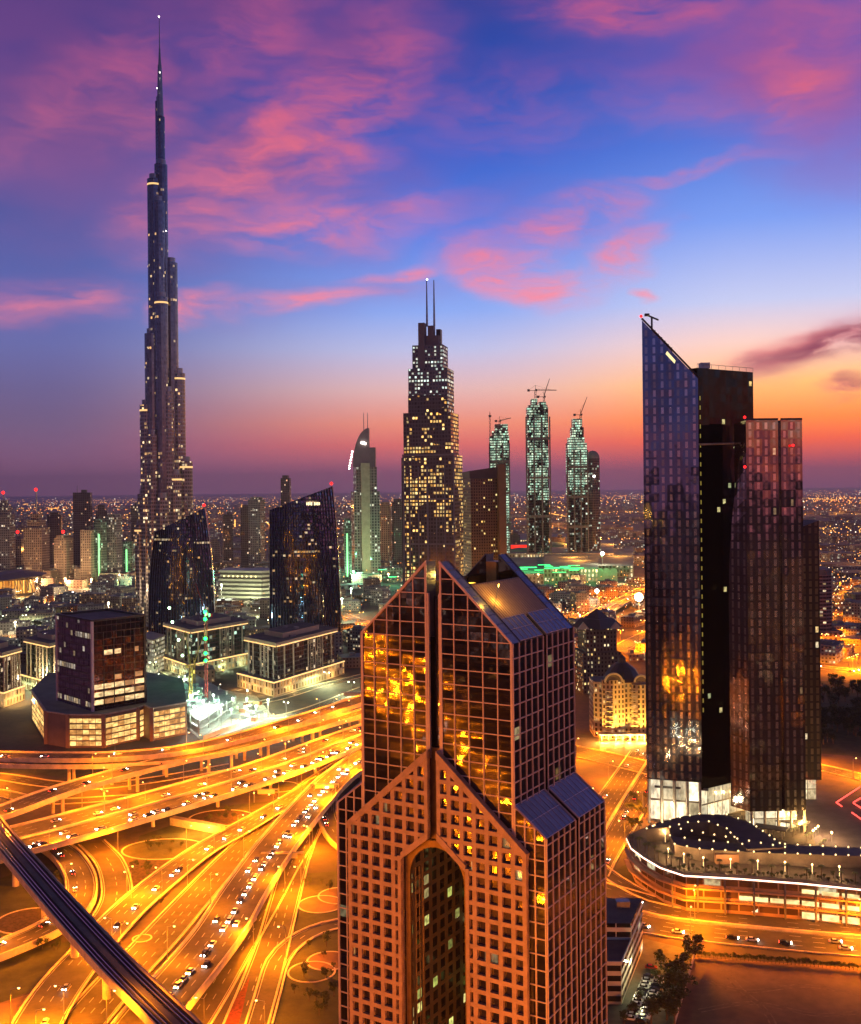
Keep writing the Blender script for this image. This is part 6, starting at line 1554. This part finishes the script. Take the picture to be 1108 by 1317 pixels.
# overhead sign gantries
def gantry(px, py, w, lab, z=0, a=0):
    p = G(px, py, z); t = thing('sign_gantry', lab, 'road sign', tuple(p)); co, si = math.cos(a), math.sin(a)
    for s in (-1, 1): MB().tube((p.x + s * w / 2 * co, p.y + s * w / 2 * si, z), (p.x + s * w / 2 * co, p.y + s * w / 2 * si, z + 7.5), .3, n=8).build('post', METAL, t)
    MB().box((p.x, p.y, z + 7.4), (w, .8, .8), a).build('beam', METAL, t); MB().box((p.x, p.y - .6, z + 6.2), (w * .7, .25, 2.4), a).build('sign_panel', mat('sign_face', (.45, .40, .25), .5, 0, .1, .4), t)
gantry(364, 1117, 20, 'sign gantry spanning the surface road near the circle gardens'); gantry(418, 1025, 16, 'sign gantry near the ramp at the foot of the gabled tower', 2); gantry(343, 1032, 14, 'sign gantry beside the concrete underpass', 0); gantry(452, 903, 16, 'sign gantry over the topmost flyover beside the gabled tower', 13)
t = thing('underpass_portal', 'bright yellow lit concrete underpass wall below the widest highway', 'underpass', tuple(G(252, 1064)))
a, b = G(222, 1060), G(287, 1072); MB().box(((a.x + b.x) / 2, (a.y + b.y) / 2, 2), ((b - a).length, 4, 4), math.atan2((b - a).y, (b - a).x)).build('retaining_wall', CONC, t)
for x in (240, 262): p = G(x, 1074); q = G(252, 1064); plight((p.x - q.x, p.y - q.y, 4), 12000, (1, .42, .04), t, .4)
# ================================================================= LOW-RISE CITY
CR = random.Random(21)
RP = [(f[0].x, f[0].y, f[2]) for fr in ROADPATHS.values() for f in fr]
def clear(x, y, r):
    for a, b, q in EXCL:
        if (x - a) ** 2 + (y - b) ** 2 < (r * .6 + q) ** 2: return False
    for a, b, w in RP:
        if abs(x - a) < 45 and (x - a) ** 2 + (y - b) ** 2 < (r * .6 + w / 2 + 3) ** 2: return False
    return True
for sx, sy, r in ((115, 590, 60), (170, 590, 55), (205, 620, 40), (5, 340, 60), (-375, 1500, 70), (-330, 1250, 60), (-190, 1200, 55), (0, 1235, 60), (60, 1330, 50)): excl(sx, sy, r)
LOWF = [fmat('low_cream', wall=(.30,.24,.17), glass=(.08,.06,.05), ax=.28, ay=.3, p=.22, s=1.1, cA=(1,.6,.2), cB=(1,.85,.5), gmetal=.2),
        fmat('low_grey', wall=(.20,.19,.18), glass=(.06,.06,.06), ax=.24, ay=.3, p=.22, s=1.1, cA=(1,.7,.35), cB=(.9,1,.8), gmetal=.2),
        fmat('low_brown', wall=(.18,.11,.07), glass=(.06,.04,.03), ax=.3, ay=.3, p=.18, s=1.1, cA=(1,.5,.12), cB=(1,.75,.4), gmetal=.2)]
placed = []
def low_block(x, y, w, d, h, rz, fm, root_label, grp):
    t = thing('low_rise_building', root_label, 'building', (x, y, 0), grp)
    m = MB(); m.prism(rect(x, y, w, d, rz), 0, h, 3.6, 3.6, 0, 1, uoff=CR.randrange(50)); m.build('body', [fm, ROOF if CR.random() < .5 else ROOFL], t)
    m = MB(); m.box((x + CR.uniform(-.2, .2) * w, y + CR.uniform(-.2, .2) * d, h + 1.4), (w * CR.uniform(.2, .4), d * CR.uniform(.2, .4), 2.8), rz); m.build('plant_room', ROOFL, t)
n_ind = 0; tries = 0
zones = [((-30, 470, 775, 885), 95, 'office district behind the interchange'), ((-30, 520, 735, 790), 85, 'district at the foot of the far left towers'), ((640, 835, 755, 850), 40, 'blocks beside the far elevated highway'), ((1045, 1125, 745, 850), 22, 'blocks behind the dark park'), ((560, 835, 690, 730), 30, 'blocks round the green lit mall'), ((1040, 1120, 668, 745), 18, 'hazy blocks at the right edge')]
for (x0, x1, y0, y1), n, nm in zones:
    c = 0; tries = 0
    while c < n and tries < n * 40:
        tries += 1; p = G(CR.uniform(x0, x1), CR.uniform(y0, y1)); w, d = CR.uniform(18, 46), CR.uniform(16, 38)
        if not clear(p.x, p.y, max(w, d)): continue
        if any((p.x - a) ** 2 + (p.y - b) ** 2 < ((max(w, d) + q) * .6) ** 2 for a, b, q in placed): continue
        placed.append((p.x, p.y, max(w, d))); c += 1
        low_block(p.x, p.y, w, d, CR.choice((7, 9, 12, 15, 20, 26)) * CR.uniform(.8, 1.2), CR.choice((.2, .2, -.5, 1.0)) + CR.uniform(-.1, .1), CR.choice(LOWF), 'flat roofed low building in the ' + nm, 'low buildings, ' + nm)
# the rest of the far city, one mass
m = MB()
for _ in range(2600):
    Y = CR.uniform(2000, 15000); X = CR.uniform(-.45, .45) * Y; w = CR.uniform(25, 90); 
    if any((X - a) ** 2 + (Y - b) ** 2 < (w + q) ** 2 for a, b, q in EXCL): continue
    h = CR.choice((7, 10, 14, 20)) * CR.uniform(.7, 1.2); 
    if CR.random() < .06 and Y < 8000: h *= 2.6; w *= .5
    m.prism(rect(X, Y, w, w * CR.uniform(.5, 1.2), CR.uniform(-.5, .5)), 0, h, 6, 5, CR.randrange(3), 3, uoff=CR.randrange(99))
tag(m.build('low_rise_city', LOWF + [ROOF]), 'hazy mass of low buildings stretching to the horizon', 'low buildings', kind='stuff')
# district street lamps with light: individually near, one mass far away
p3 = protos[3]; p5 = protos[5]; cnt = 0
for _ in range(400):
    if cnt >= 62: break
    x, y = CR.choice(((CR.uniform(-20, 470), CR.uniform(752, 890)), (CR.uniform(640, 830), CR.uniform(760, 880)), (CR.uniform(-20, 470), CR.uniform(752, 890)), (CR.uniform(1045, 1120), CR.uniform(750, 860))))
    p = G(x, y)
    if not clear(p.x, p.y, 6) or any((p.x - a) ** 2 + (p.y - b) ** 2 < (q * .7) ** 2 for a, b, q in placed): continue
    o = copy_tree(p5 if x < 400 and cnt % 3 else p3); o.location = (p.x, p.y, 0); o.rotation_euler = (0, 0, CR.uniform(0, 3)); cnt += 1
    tint = 'pale green' if x < 400 and (cnt - 1) % 3 else 'orange'; o['label'] = tint + ' twin arm street lamp among the low buildings of the far districts'; o['group'] = tint + ' street lamps of the far districts'
far = {0: MB(), 1: MB(), 2: MB()}
def dot(mi, x, y, z, r):
    m = far[mi]; c = Vector((x, y, z)); q = [c + Vector(v) * r for v in ((1,0,0),(0,1,0),(-1,0,0),(0,-1,0),(0,0,1),(0,0,-1))]
    for a, b in ((0,1),(1,2),(2,3),(3,0)): m.face([q[a], q[b], q[4]]); m.face([q[b], q[a], q[5]])
lights = []
for _ in range(230):                                   # lamp rows along streets of the plain
    Y = 1800 + 24000 * CR.random() ** 2; X = CR.uniform(-.45, .45) * Y; X += 0
    a = CR.choice((0.05, .12, -.08, 1.35, 1.5, -1.3, .5)) + CR.uniform(-.1, .1); L = CR.uniform(300, 1700) * (Y / 5000 + .4); sp = CR.uniform(32, 60) * (1 + Y / 5000); mi = CR.choice((0, 0, 0, 2, 2, 1))
    if X > 200 and Y < 9000 and CR.random() < .5: sp *= .7
    for k in range(int(L / sp)):
        x, y = X + math.cos(a) * sp * k, Y + math.sin(a) * sp * k
        if y < 1700: continue
        lights.append((mi, x, y, 11, max(.8, min(6.5, y * .00052)) * CR.uniform(.7, 1.25)))
for _ in range(1500):
    Y = 1500 + 33000 * CR.random() ** 2.0; X = CR.uniform(-.45, .45) * Y
    lights.append((CR.choice((0, 0, 1, 2)), X, Y, CR.uniform(5, 22), max(.7, min(5.5, Y * .0005)) * CR.uniform(.5, 1.3)))
for _ in range(420):                                   # close sprinkle in the districts
    x, y = CR.choice(((CR.uniform(-20, 470), CR.uniform(745, 895)), (CR.uniform(640, 835), CR.uniform(735, 800)), (CR.uniform(1045, 1110), CR.uniform(690, 790)))); p = G(x, y)
    if min(((p.x - a) ** 2 + (p.y - b) ** 2) for a, b, w in RP) < 150: continue
    lights.append((CR.choice((0, 1, 1)), p.x, p.y, CR.uniform(3, 12), CR.uniform(.5, 1.1)))
for _ in range(600): lights.append((CR.choice((0, 0, 0, 1, 1, 2)), CR.uniform(-2600, -380), CR.uniform(-1500, 260), CR.uniform(4, 30), CR.uniform(.9, 3.0)))  # unseen lights west of the viewpoint, added for sparkle in the glass
for _ in range(900): lights.append((CR.choice((0, 0, 1, 2)), CR.uniform(200, 1600), CR.uniform(-900, 300), CR.uniform(3, 30), CR.uniform(.9, 2.6)))  # unseen lights to the east, added for reflections in the right towers
for _ in range(400): lights.append((CR.choice((0, 0, 1, 2)), CR.uniform(-800, 900), -200 - 2500 * CR.random(), CR.uniform(4, 30), CR.uniform(.9, 2.6)))  # unseen lights behind the viewpoint, added for mirrored sparkle
for Yr in (11000, 13500, 16500, 20000, 25000, 31000, 38000):
    for k in range(int(.9 * 95)): lights.append((k % 5 == 0, (-.45 + .9 * (k + CR.uniform(-.3, .3)) / 85) * Yr, Yr * CR.uniform(.985, 1.015), 14, Yr * .00042 * CR.uniform(.5, 1.2)))
for l in lights: dot(*l)
for i, (nm, mt) in enumerate((('distant_street_lights', SODIUM_FAR), ('distant_white_lights', WHITE_FAR), ('distant_amber_lights', SODIUM_RED))):
    o = tag(far[i].build(nm, mt), ('sprinkle of orange street lights over the plain', 'sprinkle of white lights over the plain', 'sprinkle of deep amber lights over the plain')[i], 'city lights', kind='stuff')
    if i == 0:
        for k in range(46):
            Y = 1500 + 6500 * CR.random() ** 1.4; X = CR.uniform(-.42, .42) * Y if k % 3 else CR.uniform(.12, .42) * Y
            plight((X, Y, 30 + Y * .004), 200000 * (Y / 2500) ** 1.6, (1, .36, .06), o, 4)
# one huge floodlight left of the glass towers
p = P(822, 768, 1500); f = thing('stadium_light', 'single dazzling warm floodlight beside the left edge of the knife topped tower', 'floodlight', (p.x, p.y, 0)); MB().tube((p.x, p.y, 0), (p.x, p.y, p.z), .8, n=6).build('mast', METAL, f); MB().ball(p, 6, 12, 8).build('lamp_head', emat('dazzle', (1, .72, .42), 12), f); plight((0, -10, p.z), 400000, (1, .5, .15), f, 4)
for (x, y, Y, r) in ((93, 764, 1780, 4.2), (40, 777, 1650, 4.2), (775, 712, 2200, 4), (745, 792, 1500, 2), (768, 760, 1600, 3), (383, 752, 1900, 3)):
    p = P(x, y, Y); f = thing('floodlight_mast', 'tall mast with one dazzling white floodlight in the far districts', 'floodlight', (p.x, p.y, 0), 'dazzling district floodlights'); MB().tube((p.x, p.y, 0), (p.x, p.y, p.z), .5, n=6).build('mast', METAL, f); MB().ball(p, r, 10, 6).build('lamp_head', emat('white_dazzle', (1, .9, .78), 14), f); plight((0, -8, p.z), 90000, (1, .8, .55), f, 3)

for (x, y, Y, r, col) in ((12, 742, 2050, 2.4, (1,.62,.3)), (48, 744, 2050, 2.4, (1,.6,.3)), (84, 744, 2030, 2.4, (1,.55,.25)), (118, 745, 2020, 2.4, (1,.6,.3)), (150, 746, 2030, 2.4, (.5,1,.5)),  # masts added to brighten the skyline and tint the districts
    (292, 735, 2150, 2.2, (1,.5,.2)), (330, 735, 2150, 2.2, (1,.55,.25)), (455, 735, 2050, 2.2, (.5,1,.6)), (500, 738, 2150, 2.2, (1,.5,.25)), (690, 725, 2350, 2.4, (1,.7,.5)), (735, 725, 2350, 2.4, (1,.7,.5)),
    (300, 795, 1180, 1.3, (.8,1,.65)), (440, 770, 1350, 1.4, (.85,1,.6)), (452, 757, 1550, 1.6, (.8,1,.6)), (20, 800, 1250, 1.3, (1,.85,.5)), (140, 775, 1380, 1.3, (1,.8,.5)), (285, 752, 1650, 1.6, (.9,1,.7)), (60, 868, 960, 1.0, (1,.8,.45)), (345, 900, 850, .9, (.9,1,.7))):
    p = P(x, y, Y); f = thing('floodlight_mast', 'added mast with a small fill lamp brightening the far district towers', 'floodlight', (p.x, p.y, 0), 'added fill lamps of the far districts'); MB().tube((p.x, p.y, 0), (p.x, p.y, p.z), .3, n=6).build('mast', METAL, f); MB().ball(p, r, 8, 5).build('lamp_head', emat('flood_%d' % int(col[1] * 100 + col[2] * 10), (col[0], col[1], col[2]), 4), f); plight((0, -3, p.z - r * 2), 300000 * (Y / 2050) ** 2, col, f, 2)

# towers behind the viewpoint, mirrored in the glass
MF = fmat('mirrored_lit', wall=(.25,.2,.17), glass=(.1,.09,.09), ax=.2, ay=.24, p=.4, prow=.15, s=3.0, cA=(1,.5,.15), cB=(.75,.85,1), clump=.2)
for i, (x, y, w, h) in enumerate(((-620, -330, 45, 150), (-760, -160, 50, 190), (-930, -420, 50, 120), (-1150, -220, 60, 160), (-820, -620, 50, 230), (-1350, -500, 60, 140), (-1050, 60, 45, 90), (-90, -420, 50, 170), (120, -360, 45, 150), (300, -400, 50, 190), (-420, -520, 60, 260), (-700, 130, 35, 60), (-480, -250, 40, 110))):
    t = thing('mirrored_tower', 'city tower behind the viewpoint seen only mirrored in glass facades', 'tower', (x, y, 0), 'towers behind the viewpoint')
    MB().prism(rect(x, y, w, w * .8, i * .4), 0, h, 3.6, 4, 0, 1).build('shaft', [MF, ROOF], t); MB().prism(rect(x, y, w * .6, w * .5, i * .4), h, h + 9, 4, 4, 0, 0).build('crown', CONC_D, t)

# ================================================================= HAZE
def haze():
    m = bpy.data.materials.new('haze'); m.use_nodes = True; t = NT(m.node_tree); t.n.clear()
    o = t.n.new('ShaderNodeOutputMaterial'); v = t.n.new('ShaderNodeVolumePrincipled')
    v.inputs['Color'].default_value = (.95, .80, .88, 1); v.inputs['Density'].default_value = HAZE_D; v.inputs['Anisotropy'].default_value = .55
    t.l.new(v.outputs[0], o.inputs['Volume'])
    b = MB().box((0, 29500, 560), (84000, 60600, 1122)); ob = b.build('haze', m); tag(ob, kind='stuff', label='thin violet evening haze over the whole city', cat='haze')
HAZE_D = 3.1e-5
if HAZE_D: haze()
